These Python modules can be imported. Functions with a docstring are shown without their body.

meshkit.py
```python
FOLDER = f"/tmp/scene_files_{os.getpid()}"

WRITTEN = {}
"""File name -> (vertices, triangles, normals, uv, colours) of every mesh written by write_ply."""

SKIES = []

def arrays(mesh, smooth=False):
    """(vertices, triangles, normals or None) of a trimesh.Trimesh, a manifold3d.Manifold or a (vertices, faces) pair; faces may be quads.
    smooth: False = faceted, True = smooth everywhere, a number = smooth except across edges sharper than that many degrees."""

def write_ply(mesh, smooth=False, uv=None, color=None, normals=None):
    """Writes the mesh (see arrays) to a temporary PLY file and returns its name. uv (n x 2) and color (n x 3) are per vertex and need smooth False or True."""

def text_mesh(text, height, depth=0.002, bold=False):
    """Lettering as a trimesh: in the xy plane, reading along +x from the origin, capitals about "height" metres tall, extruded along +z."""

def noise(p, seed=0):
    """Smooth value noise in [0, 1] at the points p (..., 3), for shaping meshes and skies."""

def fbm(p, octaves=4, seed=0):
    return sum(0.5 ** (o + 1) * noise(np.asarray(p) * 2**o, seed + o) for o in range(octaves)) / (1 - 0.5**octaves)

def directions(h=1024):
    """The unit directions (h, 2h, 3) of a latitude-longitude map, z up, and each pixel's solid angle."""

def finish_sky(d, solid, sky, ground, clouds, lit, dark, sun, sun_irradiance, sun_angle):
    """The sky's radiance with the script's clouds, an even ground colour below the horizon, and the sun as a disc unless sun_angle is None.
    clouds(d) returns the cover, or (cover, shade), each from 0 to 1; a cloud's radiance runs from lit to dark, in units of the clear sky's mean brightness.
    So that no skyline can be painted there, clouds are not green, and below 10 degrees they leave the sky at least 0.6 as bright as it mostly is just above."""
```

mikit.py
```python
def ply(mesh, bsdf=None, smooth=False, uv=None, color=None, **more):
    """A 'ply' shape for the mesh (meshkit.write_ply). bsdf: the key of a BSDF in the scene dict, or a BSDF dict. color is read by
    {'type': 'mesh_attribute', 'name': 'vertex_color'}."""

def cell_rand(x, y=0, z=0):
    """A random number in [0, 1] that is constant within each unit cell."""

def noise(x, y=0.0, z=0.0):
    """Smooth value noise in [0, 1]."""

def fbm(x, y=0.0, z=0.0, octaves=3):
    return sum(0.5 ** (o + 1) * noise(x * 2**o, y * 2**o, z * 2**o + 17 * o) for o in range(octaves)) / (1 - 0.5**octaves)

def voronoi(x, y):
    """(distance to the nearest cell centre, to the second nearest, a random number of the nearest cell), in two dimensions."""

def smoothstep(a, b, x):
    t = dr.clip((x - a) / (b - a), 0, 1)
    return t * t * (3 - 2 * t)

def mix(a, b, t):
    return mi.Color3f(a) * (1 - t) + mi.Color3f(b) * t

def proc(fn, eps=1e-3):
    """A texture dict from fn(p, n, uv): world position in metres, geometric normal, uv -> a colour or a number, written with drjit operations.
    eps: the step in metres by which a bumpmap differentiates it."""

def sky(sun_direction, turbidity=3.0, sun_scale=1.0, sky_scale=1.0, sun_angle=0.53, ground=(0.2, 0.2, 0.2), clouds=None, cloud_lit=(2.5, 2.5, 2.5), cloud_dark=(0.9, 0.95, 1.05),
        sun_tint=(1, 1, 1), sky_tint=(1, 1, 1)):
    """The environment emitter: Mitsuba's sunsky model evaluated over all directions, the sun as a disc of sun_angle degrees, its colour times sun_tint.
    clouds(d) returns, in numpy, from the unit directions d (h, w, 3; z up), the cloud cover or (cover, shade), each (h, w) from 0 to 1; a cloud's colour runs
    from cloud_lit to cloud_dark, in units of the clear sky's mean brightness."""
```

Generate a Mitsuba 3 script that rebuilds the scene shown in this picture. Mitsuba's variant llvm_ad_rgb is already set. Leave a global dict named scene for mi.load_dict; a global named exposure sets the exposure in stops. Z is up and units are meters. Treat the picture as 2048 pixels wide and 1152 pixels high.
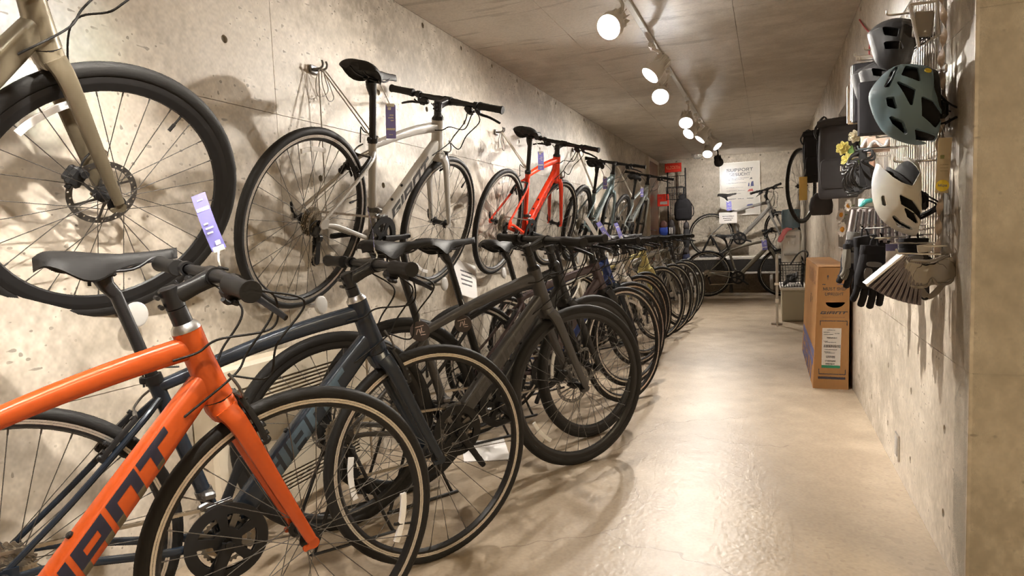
import math, random
import manifold3d as m3d
import numpy as np, trimesh, mitsuba as mi, mikit, meshkit
from shapely.geometry import Polygon, Point, box as sbox, LineString
from shapely.ops import unary_union
from shapely import affinity

random.seed(7)
RNG = np.random.default_rng(7)
scene, labels = {}, {}

# ------------------------------------------------------------------ camera, exposure
EYE, YAW, PITCH, ROLL, FOCAL = np.array([0, 0, .9927]), .3843, -.0791, -.0384, 1270.32


def camera_axes():
    cy, sy, cp, sp = math.cos(YAW), math.sin(YAW), math.cos(PITCH), math.sin(PITCH)
    f, r = np.array([-sy * cp, cy * cp, sp]), np.array([cy, sy, 0])
    u = np.cross(r, f)
    return math.cos(ROLL) * r + math.sin(ROLL) * u, -math.sin(ROLL) * r + math.cos(ROLL) * u, f


_r, _u, _f = camera_axes()
scene['camera'] = {'type': 'perspective', 'fov': math.degrees(2 * math.atan(1024 / FOCAL)), 'fov_axis': 'x', 'near_clip': .02, 'far_clip': 100,
                   'to_world': mi.ScalarTransform4f(np.column_stack([np.r_[-_r, 0], np.r_[_u, 0], np.r_[_f, 0], np.r_[EYE, 1]]))}
exposure = 0.40
LAMP_COLOR = np.array([1.0, .930, .835])
LAMP_POWER = 430.0
# spotlight: position along the track (y), lens centre (x, z), aim point, strength
LAMPS = [(3.12, -.686, 2.000, (-1.28, 1.2, .75), 1.8), (4.07, -.640, 1.990, (-1.75, 3.3, .6), .9), (4.76, -.707, 1.985, (-.70, 2.2, .1), 2.9),
         (5.98, -.672, 1.985, (-.60, 3.9, 0), 1.3), (6.67, -.704, 1.985, (-1.6, 5.6, .8), 1.0), (7.09, -.631, 1.985, (-1.7, 6.6, .6), 1.5),
         (8.55, -.700, 1.985, (-.8, 6.9, .3), 1.5), (8.10, -.578, 2.020, (.45, 7.6, .8), 1.1), (9.56, -.640, 1.960, (-.5, 10.9, 1.1), 1.6),
         (2.35, -.70, 1.99, (.46, 2.8, 1.05), 5.5), (.95, -.70, 1.99, (-1.75, .66, .95), 3.6), (.25, -.70, 1.99, (-1.6, .7, .2), 2.0)]
FILL_PANELS = [(1.95, .3, 24.0), (1.6, -2.0, 5.0)]          # x, y, radiance of unseen ceiling panels added as warm fill, behind the camera

# ------------------------------------------------------------------ helpers: matrices, meshes, entries


def TR(x=0, y=0, z=0):
    m = np.eye(4)
    m[:3, 3] = (x, y, z)
    return m


def RX(a):
    c, s = math.cos(a), math.sin(a)
    return np.array([[1, 0, 0, 0], [0, c, -s, 0], [0, s, c, 0], [0, 0, 0, 1.]])


def RY(a):
    c, s = math.cos(a), math.sin(a)
    return np.array([[c, 0, s, 0], [0, 1, 0, 0], [-s, 0, c, 0], [0, 0, 0, 1.]])


def RZ(a):
    c, s = math.cos(a), math.sin(a)
    return np.array([[c, -s, 0, 0], [s, c, 0, 0], [0, 0, 1, 0], [0, 0, 0, 1.]])


def SC(x, y=None, z=None):
    return np.diag([x, x if y is None else y, x if z is None else z, 1.])


def FR(o, x, y, z):
    m = np.eye(4)
    m[:3, 0], m[:3, 1], m[:3, 2], m[:3, 3] = x, y, z, o
    return m


def app(m, p):
    p = np.asarray(p, float)
    return p @ m[:3, :3].T + m[:3, 3]


def unit(v):
    v = np.asarray(v, float)
    return v / (np.linalg.norm(v) + 1e-12)


def look_frame(o, z, up=(0, 0, 1)):
    z = unit(z)
    x = np.cross(up, z)
    if np.linalg.norm(x) < 1e-3:
        x = np.cross((0, 1, 0), z)
    x = unit(x)
    return FR(o, x, np.cross(z, x), z)


def resample(p, n):
    p = np.asarray(p, float)
    d = np.r_[0, np.cumsum(np.linalg.norm(np.diff(p, axis=0), axis=1))]
    t = np.linspace(0, d[-1], n)
    return np.stack([np.interp(t, d, p[:, k]) for k in range(3)], 1)


def spline(pts, n=24):
    """Catmull-Rom through the points."""
    p = np.asarray(pts, float)
    p = np.vstack([2 * p[0] - p[1], p, 2 * p[-1] - p[-2]])
    out, k = [], max(2, n // (len(p) - 3))
    for i in range(1, len(p) - 2):
        t = np.linspace(0, 1, k, endpoint=False)[:, None]
        a, b, c, d = p[i - 1:i + 3]
        out.append(.5 * (2 * b + (c - a) * t + (2 * a - 5 * b + 4 * c - d) * t**2 + (3 * b - a - 3 * c + d) * t**3))
    return np.vstack(out + [p[-2:-1]])


class MB:
    """Collects pieces into one mesh."""

    def __init__(self):
        self.v, self.f, self.n = [], [], 0

    def add(self, v, f, m=None):
        v, f = np.asarray(v, float), np.asarray(f, int)
        if f.shape[1] == 4:
            f = np.vstack([f[:, [0, 1, 2]], f[:, [0, 2, 3]]])
        if m is not None:
            v = app(m, v)
            if np.linalg.det(m[:3, :3]) < 0:
                f = f[:, ::-1]
        self.v.append(v)
        self.f.append(f + self.n)
        self.n += len(v)
        return self

    def mesh(self, mesh, m=None):
        return self.add(mesh.vertices, mesh.faces, m)

    def box(self, c, s, m=None, bevel=0.0):
        c, h = np.asarray(c, float), np.asarray(s, float) / 2
        if bevel <= 0:
            v = np.array([[x, y, z] for x in (-1, 1) for y in (-1, 1) for z in (-1, 1)]) * h + c
            f = [[0, 1, 3, 2], [4, 6, 7, 5], [0, 4, 5, 1], [2, 3, 7, 6], [0, 2, 6, 4], [1, 5, 7, 3]]
            return self.add(v, f, m)
        b = min(bevel, h.min() * .95)
        pts = [[x * (h[0] - (b if k != 0 else 0)), y * (h[1] - (b if k != 1 else 0)), z * (h[2] - (b if k != 2 else 0))]
               for x in (-1, 1) for y in (-1, 1) for z in (-1, 1) for k in range(3)]
        hull = trimesh.convex.convex_hull(np.array(pts))
        return self.add(hull.vertices + c, hull.faces, m)

    def sweep(self, path, A, B=None, up=None, e=2.0, sides=12, caps=True, m=None, closed=False):
        """Sections along a path: A across `up`, B sideways; e: superellipse exponent."""
        p = np.asarray(path, float)
        n = len(p)
        A = np.broadcast_to(np.asarray(A, float), (n,))
        B = A if B is None else np.broadcast_to(np.asarray(B, float), (n,))
        if closed:
            t = np.roll(p, -1, 0) - np.roll(p, 1, 0)
        else:
            t = np.gradient(p, axis=0)
        t /= np.linalg.norm(t, axis=1, keepdims=True) + 1e-12
        if up is None:
            u = np.cross(t[0], [0, 0, 1.] if abs(t[0][2]) < .9 else [1., 0, 0])
            us = []
            for k in range(n):
                u = u - t[k] * (u @ t[k])
                u = u / (np.linalg.norm(u) + 1e-12)
                us.append(u)
            u = np.array(us)
        else:
            u = np.broadcast_to(np.asarray(up, float), (n, 3)) if np.ndim(up) == 1 else np.asarray(up, float)
            u = u - t * (u * t).sum(1, keepdims=True)
            u = u / (np.linalg.norm(u, axis=1, keepdims=True) + 1e-12)
        w = np.cross(t, u)
        a = np.arange(sides) * 2 * np.pi / sides
        ca, sa = np.cos(a), np.sin(a)
        ca, sa = np.sign(ca) * np.abs(ca)**(2 / e), np.sign(sa) * np.abs(sa)**(2 / e)
        v = p[:, None] + u[:, None] * (A[:, None] * ca)[..., None] + w[:, None] * (B[:, None] * sa)[..., None]
        rows = n if closed else n - 1
        i, j = np.meshgrid(np.arange(rows), np.arange(sides), indexing='ij')
        i2, j2 = (i + 1) % n, (j + 1) % sides
        f = np.stack([i * sides + j, i * sides + j2, i2 * sides + j2, i2 * sides + j], -1).reshape(-1, 4)
        self.add(v.reshape(-1, 3), f, m)
        if caps and not closed:
            for k, flip in ((0, True), (n - 1, False)):
                vv = np.vstack([v[k], p[k]])
                ff = np.stack([np.arange(sides), (np.arange(sides) + 1) % sides, np.full(sides, sides)], 1)
                self.add(vv, ff[:, ::-1] if flip else ff, m)
        return self

    def tube(self, path, r, sides=10, m=None, caps=True, closed=False):
        return self.sweep(path, r, sides=sides, m=m, caps=caps, closed=closed)

    def cyl(self, p, q, r, sides=12, r2=None, m=None):
        return self.sweep(np.array([p, q], float), [r, r if r2 is None else r2], sides=sides, m=m)

    def lathe(self, prof, n=24, m=None, closed=False):
        """Revolves (r, h) about the z axis."""
        pr = np.asarray(prof, float)
        a = np.arange(n) * 2 * np.pi / n
        v = np.stack([pr[:, None, 0] * np.cos(a), pr[:, None, 0] * np.sin(a), np.broadcast_to(pr[:, None, 1], (len(pr), n))], -1).reshape(-1, 3)
        rows = len(pr) if closed else len(pr) - 1
        i, j = np.meshgrid(np.arange(rows), np.arange(n), indexing='ij')
        i2, j2 = (i + 1) % len(pr), (j + 1) % n
        f = np.stack([i * n + j, i * n + j2, i2 * n + j2, i2 * n + j], -1).reshape(-1, 4)
        return self.add(v, f, m)

    def poly(self, shape, depth, m=None):
        """A shapely shape in the xy plane, extruded along +z."""
        for g in getattr(shape, 'geoms', [shape]):
            if g.geom_type == 'Polygon' and g.area > 1e-9:
                self.mesh(trimesh.creation.extrude_polygon(g, depth, engine='earcut'), m)
        return self

    def get(self):
        return np.vstack(self.v), np.vstack(self.f)


def to_manifold(v, f):
    return m3d.Manifold(m3d.Mesh(vert_properties=np.asarray(v, np.float32), tri_verts=np.asarray(f, np.uint32)))


LATHE_Y = FR((0, 0, 0), (1, 0, 0), (0, 0, -1), (0, 1, 0))      # lathe axis z -> y
_used = {}


def unique(key):
    k = _used.get(key, 0)
    _used[key] = k + 1
    return key if k == 0 else f'{key}_{k:03d}'


def shape(mb, bsdf, smooth=35):
    return mikit.ply(mb.get() if isinstance(mb, MB) else mb, bsdf, smooth=smooth)


def put(key, d, m=None, bsdf=None):
    """One entry of the scene; returns its key."""
    key = unique(key)
    d = dict(d)
    if bsdf:
        d['bsdf'] = {'type': 'ref', 'id': bsdf}
    if m is not None:
        d['to_world'] = mi.ScalarTransform4f(np.asarray(m, float).tolist())
    scene[key] = d
    return key


def obj(key, mb, bsdf, smooth=35, m=None, kind=None, label=None):
    k = put(key, shape(mb, bsdf, smooth), m)
    if kind or label:
        labels[k] = {a: b for a, b in (('kind', kind), ('label', label)) if b}
    return k


def thing(name, label, cat, group=None):
    k = unique(name)
    labels[k] = {'label': label, 'category': cat}
    if group:
        labels[k]['group'] = group
    return k


def tag(key, label, cat, group=None):
    labels[key] = {**labels.get(key, {}), 'label': label, 'category': cat}
    if group:
        labels[key]['group'] = group
    return key


_cache = {}


def proto(name, fn, bsdf, smooth=35):
    if name not in _cache:
        _cache[name] = shape(fn(), bsdf, smooth)
    return _cache[name]


# ------------------------------------------------------------------ materials


def mat(name, color, rough=.5, metal=0.0, spec=.5, coat=0.0, coat_gloss=.9, two=True, **more):
    c = color if isinstance(color, dict) else {'type': 'rgb', 'value': list(color)}
    d = {'type': 'principled', 'base_color': c, 'roughness': rough, 'metallic': metal, 'specular': spec, **more}
    if coat:
        d['clearcoat'], d['clearcoat_gloss'] = coat, coat_gloss
    scene['mat_' + name] = {'type': 'twosided', 'bsdf': d} if two else d
    return 'mat_' + name


def bumped(name, color, fn, scale, rough=.5, spec=.5, eps=1e-3, **more):
    inner = {'type': 'principled', 'base_color': color, 'roughness': rough, 'specular': spec, **more}
    scene['mat_' + name] = {'type': 'twosided', 'bsdf': {'type': 'bumpmap', 'arbitrary': mikit.proc(fn, eps=eps), 'scale': scale, 'bsdf': inner}}
    return 'mat_' + name


def rgb255(r, g, b):
    c = np.array([r, g, b]) / 255
    return list(np.where(c < .04045, c / 12.92, ((c + .055) / 1.055)**2.4))


def concrete_color(base, dark, light):
    def fn(p, n, uv):
        # grain, blotches of cement paste and faint vertical trickles of the pour, the same on every face
        u = p.x + p.y * .83
        big = mikit.fbm(p.x * 1.7 + 3, p.y * 1.7, p.z * 1.7, 3)
        mid = mikit.fbm(p.x * 9, p.y * 9 + 5, p.z * 9, 3)
        run = mikit.fbm(u * 14, p.z * 1.3, 2.0, 2)
        fine = mikit.noise(p.x * 170, p.y * 170, p.z * 120)
        grit = mikit.noise(p.x * 66, p.y * 66, p.z * 72)
        blot = mikit.fbm(p.x * 62, p.y * 62 + 11, p.z * 30, 2)
        c = mikit.mix(dark, base, mikit.smoothstep(.28, .60, .42 * big +   .3 * mid + .25 * blot + .03 * run))
        c = mikit.mix(c, light, .55 * mikit.smoothstep(.5, .75, .6 * mid + .35 * blot + .05 * run))
        c = c * (.86 + .17 * fine + .10 * grit)
        return mikit.mix(c, [x * .55 for x in dark], .75 * mikit.smoothstep(.84, .90, grit) * mikit.smoothstep(.45, .6, mid))
    return mikit.proc(fn)


def concrete_bump(p, n, uv):
    return .0012 * mikit.fbm(p.x * 25, p.y * 25, p.z * 25, 3) + .0003 * mikit.noise(p.x * 160, p.y * 160, p.z * 160)


CONCRETE = bumped('concrete', concrete_color((.475, .42, .35), (.31, .27, .215), (.60, .545, .465)), concrete_bump, 1.0, rough=.46, spec=.45)


def ceiling_color(p, n, uv):
    big = mikit.fbm(p.x * 1.2 + 7, p.y * .9, 1.0, 3)
    grain = mikit.fbm(p.x * 3.0, p.y * 26 + 3 * mikit.noise(p.x * 2.5, p.y * 1.2), 4.0, 3)
    fine = mikit.noise(p.x * 120, p.y * 120)
    c = mikit.mix((.41, .37, .32), (.55, .505, .45), mikit.smoothstep(.30, .66, .62 * big + .12 * grain + .26 * mikit.fbm(p.x * 9, p.y * 9, 2.0, 3)))
    c = mikit.mix(c, (.26, .23, .19), .38 * mikit.smoothstep(.63, .76, grain) * mikit.smoothstep(.45, .62, big))
    return c * (.93 + .12 * fine)


CEILING = bumped('ceiling', mikit.proc(ceiling_color), lambda p, n, uv: .002 * mikit.fbm(p.x * 2.2, p.y * 11, 5.0, 3), 1.0, rough=.58, spec=.3)
MORTAR = mat('mortar', (.20, .18, .145), .9)


def crack(x, y, pts, width, wob):
    """1 on a thin line along the points, which wanders by noise."""
    wx = x + wob * (mikit.noise(x * 23, y * 23) - .5)
    wy = y + wob * (mikit.noise(x * 21 + 9, y * 21 + 4) - .5)
    on = mi.Float(0)
    import drjit as dr
    for (ax, ay), (bx, by) in zip(pts[:-1], pts[1:]):
        dx, dy = bx - ax, by - ay
        t = dr.clip(((wx - ax) * dx + (wy - ay) * dy) / (dx * dx + dy * dy), 0, 1)
        d = dr.sqrt(dr.square(wx - ax - t * dx) + dr.square(wy - ay - t * dy))
        on = dr.maximum(on, 1 - mikit.smoothstep(width * .4, width, d))
    return on


CRACKS = [[(-.80, 1.79), (-.62, 1.93), (-.49, 2.0), (-.405, 1.94), (-.35, 1.956), (-.12, 1.877), (.05, 1.86)],
          [(-.51, 2.51), (-.47, 2.36), (-.44, 2.25), (-.46, 2.12), (-.50, 2.0)], [(-.36, 3.15), (-.24, 3.09), (-.12, 3.05), (.1, 3.07)], [(-.75, 2.6), (-.5, 3.3), (-.1, 3.5)]]


def floor_color(p, n, uv):
    big = mikit.fbm(p.x * 1.1, p.y * 1.1 + 9, 2.0, 3)
    mid = mikit.fbm(p.x * 7, p.y * 7, 3.0, 3)
    fine = mikit.noise(p.x * 130, p.y * 130)
    c = mikit.mix((.31, .246, .178), (.41, .335, .25), mikit.smoothstep(.3, .7, .6 * big + .4 * mid))
    c = c * (.93 + .12 * fine)
    pits = mikit.smoothstep(.80, .88, mikit.noise(p.x * 55 + 4, p.y * 55)) * mikit.smoothstep(.5, .62, mikit.fbm(p.x * 2, p.y * 2, 8.0, 2))
    c = mikit.mix(c, (.28, .22, .16), .5 * pits)
    k = mi.Float(0)
    for line in CRACKS:
        k = k + crack(p.x, p.y, line, .0045, .045)
    return mikit.mix(c, (.22, .17, .12), .75 * mikit.smoothstep(0, 1, k))


FLOOR = bumped('floor', mikit.proc(floor_color), lambda p, n, uv: .0009 * mikit.fbm(p.x * 80, p.y * 85, 1.0, 2) + .0016 * mikit.fbm(p.x * 5, p.y * 14, 6.0, 2), 1.0, rough=.40, spec=.37)

BLACK_PLASTIC = mat('black_plastic', (.011, .011, .0115), .45, spec=.3)
BLACK_RUBBER = bumped('black_rubber', {'type': 'rgb', 'value': [.013, .0125, .012]}, lambda p, n, uv: .0004 * mikit.noise(p.x * 400, p.y * 400, p.z * 400), 1.0, rough=.60, spec=.22)
BLACK_SATIN = mat('black_satin', (.010, .010, .0105), .36, spec=.35, coat=.15)
BLACK_METAL = mat('black_metal', (.022, .022, .023), .38, metal=.5, spec=.35)
STEEL = mat('steel', (.62, .60, .57), .28, metal=1.0)
DARK_STEEL = mat('dark_steel', (.16, .155, .15), .35, metal=.9)
CHROME = mat('chrome', (.80, .79, .77), .12, metal=1.0)
BRAKE_SILVER = mat('brake_silver', (.72, .69, .64), .38, metal=.9)
CHAIN_STEEL = mat('chain_steel', (.48, .43, .36), .34, metal=.95)
SADDLE_VINYL = bumped('saddle_vinyl', {'type': 'rgb', 'value': [.014, .0135, .0135]}, lambda p, n, uv: .0002 * mikit.noise(p.x * 700, p.y * 700, p.z * 700), 1.0, rough=.56, spec=.22)
REFLECTOR = mat('reflector', (.80, .80, .80), .12, spec=.8, coat=1.0)
CARD_WHITE = mat('card_white', (.80, .78, .76), .55)
TAG_BLUE = mat('tag_blue', (.26, .25, .66), .5)
WHITE_PLASTIC = mat('white_plastic', (.78, .76, .72), .35, coat=.3)
PAINTS = {
    'orange': mat('paint_orange', (.44, .060, .005), .30, metal=.30, coat=1.0),
    'navy': mat('paint_navy', (.010, .0165, .027), .28, metal=.3, spec=.35, coat=.8),
    'titanium': mat('paint_titanium', (.066, .064, .064), .42, metal=.4, spec=.35, coat=.1),
    'black': mat('paint_black', (.010, .010, .0105), .38, metal=.15, spec=.35, coat=.2),
    'maroon': mat('paint_maroon', (.055, .035, .038), .35, metal=.3, coat=.5),
    'blue': mat('paint_blue', (.012, .035, .16), .25, metal=.35, coat=1.0),
    'white': mat('paint_white', (.72, .70, .64), .3, coat=.8),
    'yellow': mat('paint_yellow', (.66, .60, .26), .35, coat=.6),
    'silver': mat('paint_silver', (.43, .415, .39), .34, metal=.3, coat=.6),
    'red': mat('paint_red', (.78, .040, .008), .3, coat=1.0),
    'teal': mat('paint_teal', (.20, .27, .29), .3, metal=.45, coat=.8),
    'ice': mat('paint_ice', (.42, .47, .48), .3, metal=.45, coat=.8),
    'bronze': mat('paint_bronze', (.13, .108, .072), .33, metal=.5, coat=.5),
    'grey': mat('paint_grey', (.21, .20, .185), .45, metal=.4, coat=.2),
    'olive': mat('paint_olive', (.17, .155, .12), .45, metal=.3, coat=.2),
    'cream': mat('paint_cream', (.60, .55, .46), .35, coat=.5),
}
LOGOS = {'ink': mat('logo_ink', (.010, .010, .022), .35), 'olive': mat('logo_olive', (.085, .070, .042), .4), 'slate': mat('logo_slate', (.050, .078, .102), .35),
         'grey': mat('logo_grey', (.040, .039, .039), .4), 'dim': mat('logo_dim', (.26, .245, .23), .4), 'rust': mat('logo_rust', (.30, .012, .004), .35), 'pale': mat('logo_pale', (.5, .55, .56), .4)}

# ------------------------------------------------------------------ the room
XL, XR, ZC, YN, YB = -1.7137, .4732, 2.1858, 1.905, 10.95
PT = .008           # how far each formwork panel stands proud of the wall behind its joints


def panel_wall(name, m, us, vs, holes, bsdf, hole_r=.0135, gap=.0009, margin=.05):
    """A cast wall: a slab and, one by one, the panels that the formwork left, with tie holes through them. m: plane (u, v, outward)."""
    slab = MB().box(((us[0] + us[-1]) / 2, (vs[0] + vs[-1]) / 2, -.06), (us[-1] - us[0] + 2 * margin, vs[-1] - vs[0] + .1, .12), m)
    key = obj(name, slab, MORTAR, smooth=False, kind='structure')
    for u0, u1 in zip(us[:-1], us[1:]):
        for v0, v1 in zip(vs[:-1], vs[1:]):
            p = sbox(u0 + gap, v0 + gap, u1 - gap, v1 - gap)
            for hu, hv in holes:
                if u0 - .05 < hu < u1 + .05 and v0 - .05 < hv < v1 + .05:
                    p = p.difference(Point(hu, hv).buffer(hole_r, 8))
            obj(name + '__panel', MB().poly(p, PT, m), bsdf, smooth=False)
    return key


def grid(start, step, lo, hi, ends=True):
    k = math.ceil((lo + .02 - start) / step)
    out = [lo]
    while start + k * step < hi - .02:
        out.append(start + k * step)
        k += 1
    return out + [hi]


YS = -3.2            # back of the front room
HROWS = (.385, .825, 1.267, 1.705, 2.148)
m_left = FR((XL - PT, 0, 0), (0, 1, 0), (0, 0, 1), (1, 0, 0))
panel_wall('wall_left', m_left, grid(1.94, 1.855, YS, YB), grid(1.49, .885, 0, ZC), [(1.247 + .4637 * k, z) for k in range(-10, 21) for z in HROWS], CONCRETE)
m_right = FR((XR + PT, 0, 0), (0, -1, 0), (0, 0, 1), (-1, 0, 0))
panel_wall('wall_right', m_right, sorted(-y for y in grid(1.94, 1.855, YN, YB)), grid(1.49, .885, 0, ZC), [(-(2.137 + .4637 * k), z) for k in range(0, 19) for z in (.138, .39, .825, 1.267, 1.705, 2.148)], CONCRETE, margin=0)
m_pier = FR((0, YN + PT, 0), (1, 0, 0), (0, 0, 1), (0, -1, 0))
panel_wall('wall_near', m_pier, [XR, 1.6, 3.6], grid(.604, .90, 0, ZC), [], CONCRETE, margin=0)
m_back = FR((0, YB + PT, 0), (1, 0, 0), (0, 0, 1), (0, -1, 0))
panel_wall('wall_back', m_back, [XL, -1.215, -.29, XR], grid(1.49, .885, 0, ZC), [(x, z) for x in (-1.40, -.985, -.57, -.10, .31) for z in HROWS], CONCRETE)
m_ceil = FR((0, 0, ZC + PT), (1, 0, 0), (0, -1, 0), (0, 0, -1))
panel_wall('ceiling', m_ceil, [XL, -1.095, -.165, XR, 1.7, 3.6], sorted(-y for y in grid(1.90, 1.855, YS, YB)), [], CEILING, gap=.0010)
obj('floor', MB().box(((XL + 3.6) / 2, (YS + YB) / 2, -.05), (3.6 - XL + .4, YB - YS + .4, .1)), FLOOR, smooth=False, kind='structure')
m_s = FR((0, YS - PT, 0), (-1, 0, 0), (0, 0, 1), (0, 1, 0))
panel_wall('wall_rear', m_s, [-3.6, -1.8, 0, -XL], [0, .604, 1.504, ZC], [], CONCRETE)
m_e = FR((3.6 + PT, 0, 0), (0, -1, 0), (0, 0, 1), (-1, 0, 0))
panel_wall('wall_side', m_e, [-YN, -.1, 1.7, -YS], [0, .604, 1.504, ZC], [], CONCRETE)

# ------------------------------------------------------------------ lamps on their track
LAMP_WHITE = mat('lamp_white', (.72, .70, .66), .4, coat=.2)
LAMP_BLACK = mat('lamp_black', (.02, .02, .02), .4)


def spotlight(y, x, z, aim, strength, label, dark=False, barrel=.016):
    paint = LAMP_BLACK if dark else LAMP_WHITE
    key = thing('track_spotlight', label, 'spotlight', 'spotlights on the ceiling track')
    o = np.array([x, y, z])
    d = unit(np.array(aim) - o)
    m = look_frame(o, d)
    body = MB().lathe([(0, -.115), (.020, -.115), (.024, -.105), (.030, -.06), (.052, -.02), (.062, .004), (.0625, barrel), (.0595, barrel), (.0565, .002), (.054, .000)], 28, m)
    obj(key + '__housing', body, paint)
    fins = MB()
    for k in range(10):
        a = k * math.pi / 5
        fins.box((.036, 0, -.066), (.026, .003, .070), m @ RZ(a))
    obj(key + '__heat_sink', fins, paint, smooth=False)
    # a small bright LED core in the middle of a frosted, weaker glowing lens
    for part, r0, r1, radiance, lab in (('lens', .054, .024, 14.0, 'glowing warm white lens'), ('led_core', .024, 0.0, LAMP_POWER * strength * 5.0, 'bright round LED core')):
        d_ = shape(MB().lathe([(r0, .001), (r1, .001)], 32, m), LAMP_WHITE, smooth=False)
        d_['emitter'] = {'type': 'area', 'radiance': {'type': 'rgb', 'value': (LAMP_COLOR * radiance).tolist()}}
        labels[put(key + '__' + part, d_)] = {'label': lab}
    neck = app(m, [0, 0, -.085])
    top = np.array([x, y, ZC - .05])
    top = np.array([-.66, neck[1] + .0, ZC - .055])
    obj(key + '__arm', MB().tube(spline([neck, neck * .5 + top * .5 + np.array([.012, 0, .01]), top], 12), .009, 8), paint)
    obj(key + '__adaptor', MB().box(top + [0, 0, .012], (.034, .10, .026), bevel=.005), paint)


for i, (y, x, z, aim, s) in enumerate(LAMPS):
    where = ['brightest and nearest white track spotlight, glowing straight at the viewer', 'oval-looking white spotlight second from the near end of the track', 'white spotlight with ribbed heat sink, third along the track',
             'round glowing spotlight, fourth along the track', 'small spotlight close behind the fourth one on the track', 'slanting spotlight pointed at the left wall, sixth on the track',
             'yellowish glowing spotlight near the far end of the track', 'spotlight turned to the right wall near the far end of the track', 'black spotlight pointed at the poster wall, last on the track',
             'white spotlight above the right wall, before the nearest one in view', 'white spotlight above the bronze bicycle', 'white spotlight on the near end of the track'][i]
    spotlight(y, x, z, aim, s, where, dark=i in (8,), barrel=.105 if i == 9 else .080 if i in (10, 11) else .048)
tr = thing('light_track', 'slim grey ceiling track that carries the row of spotlights', 'light track')
for k in range(5):
    y0, y1 = -.4 + k * 2.1, -.4 + (k + 1) * 2.1 - .004
    obj(tr + '__rail', MB().box((-.66, (y0 + y1) / 2, ZC - .009), (.034, y1 - y0, .018), bevel=.003), mat('track_grey', (.42, .40, .37), .4) if k == 0 else 'mat_track_grey', smooth=False)
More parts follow.
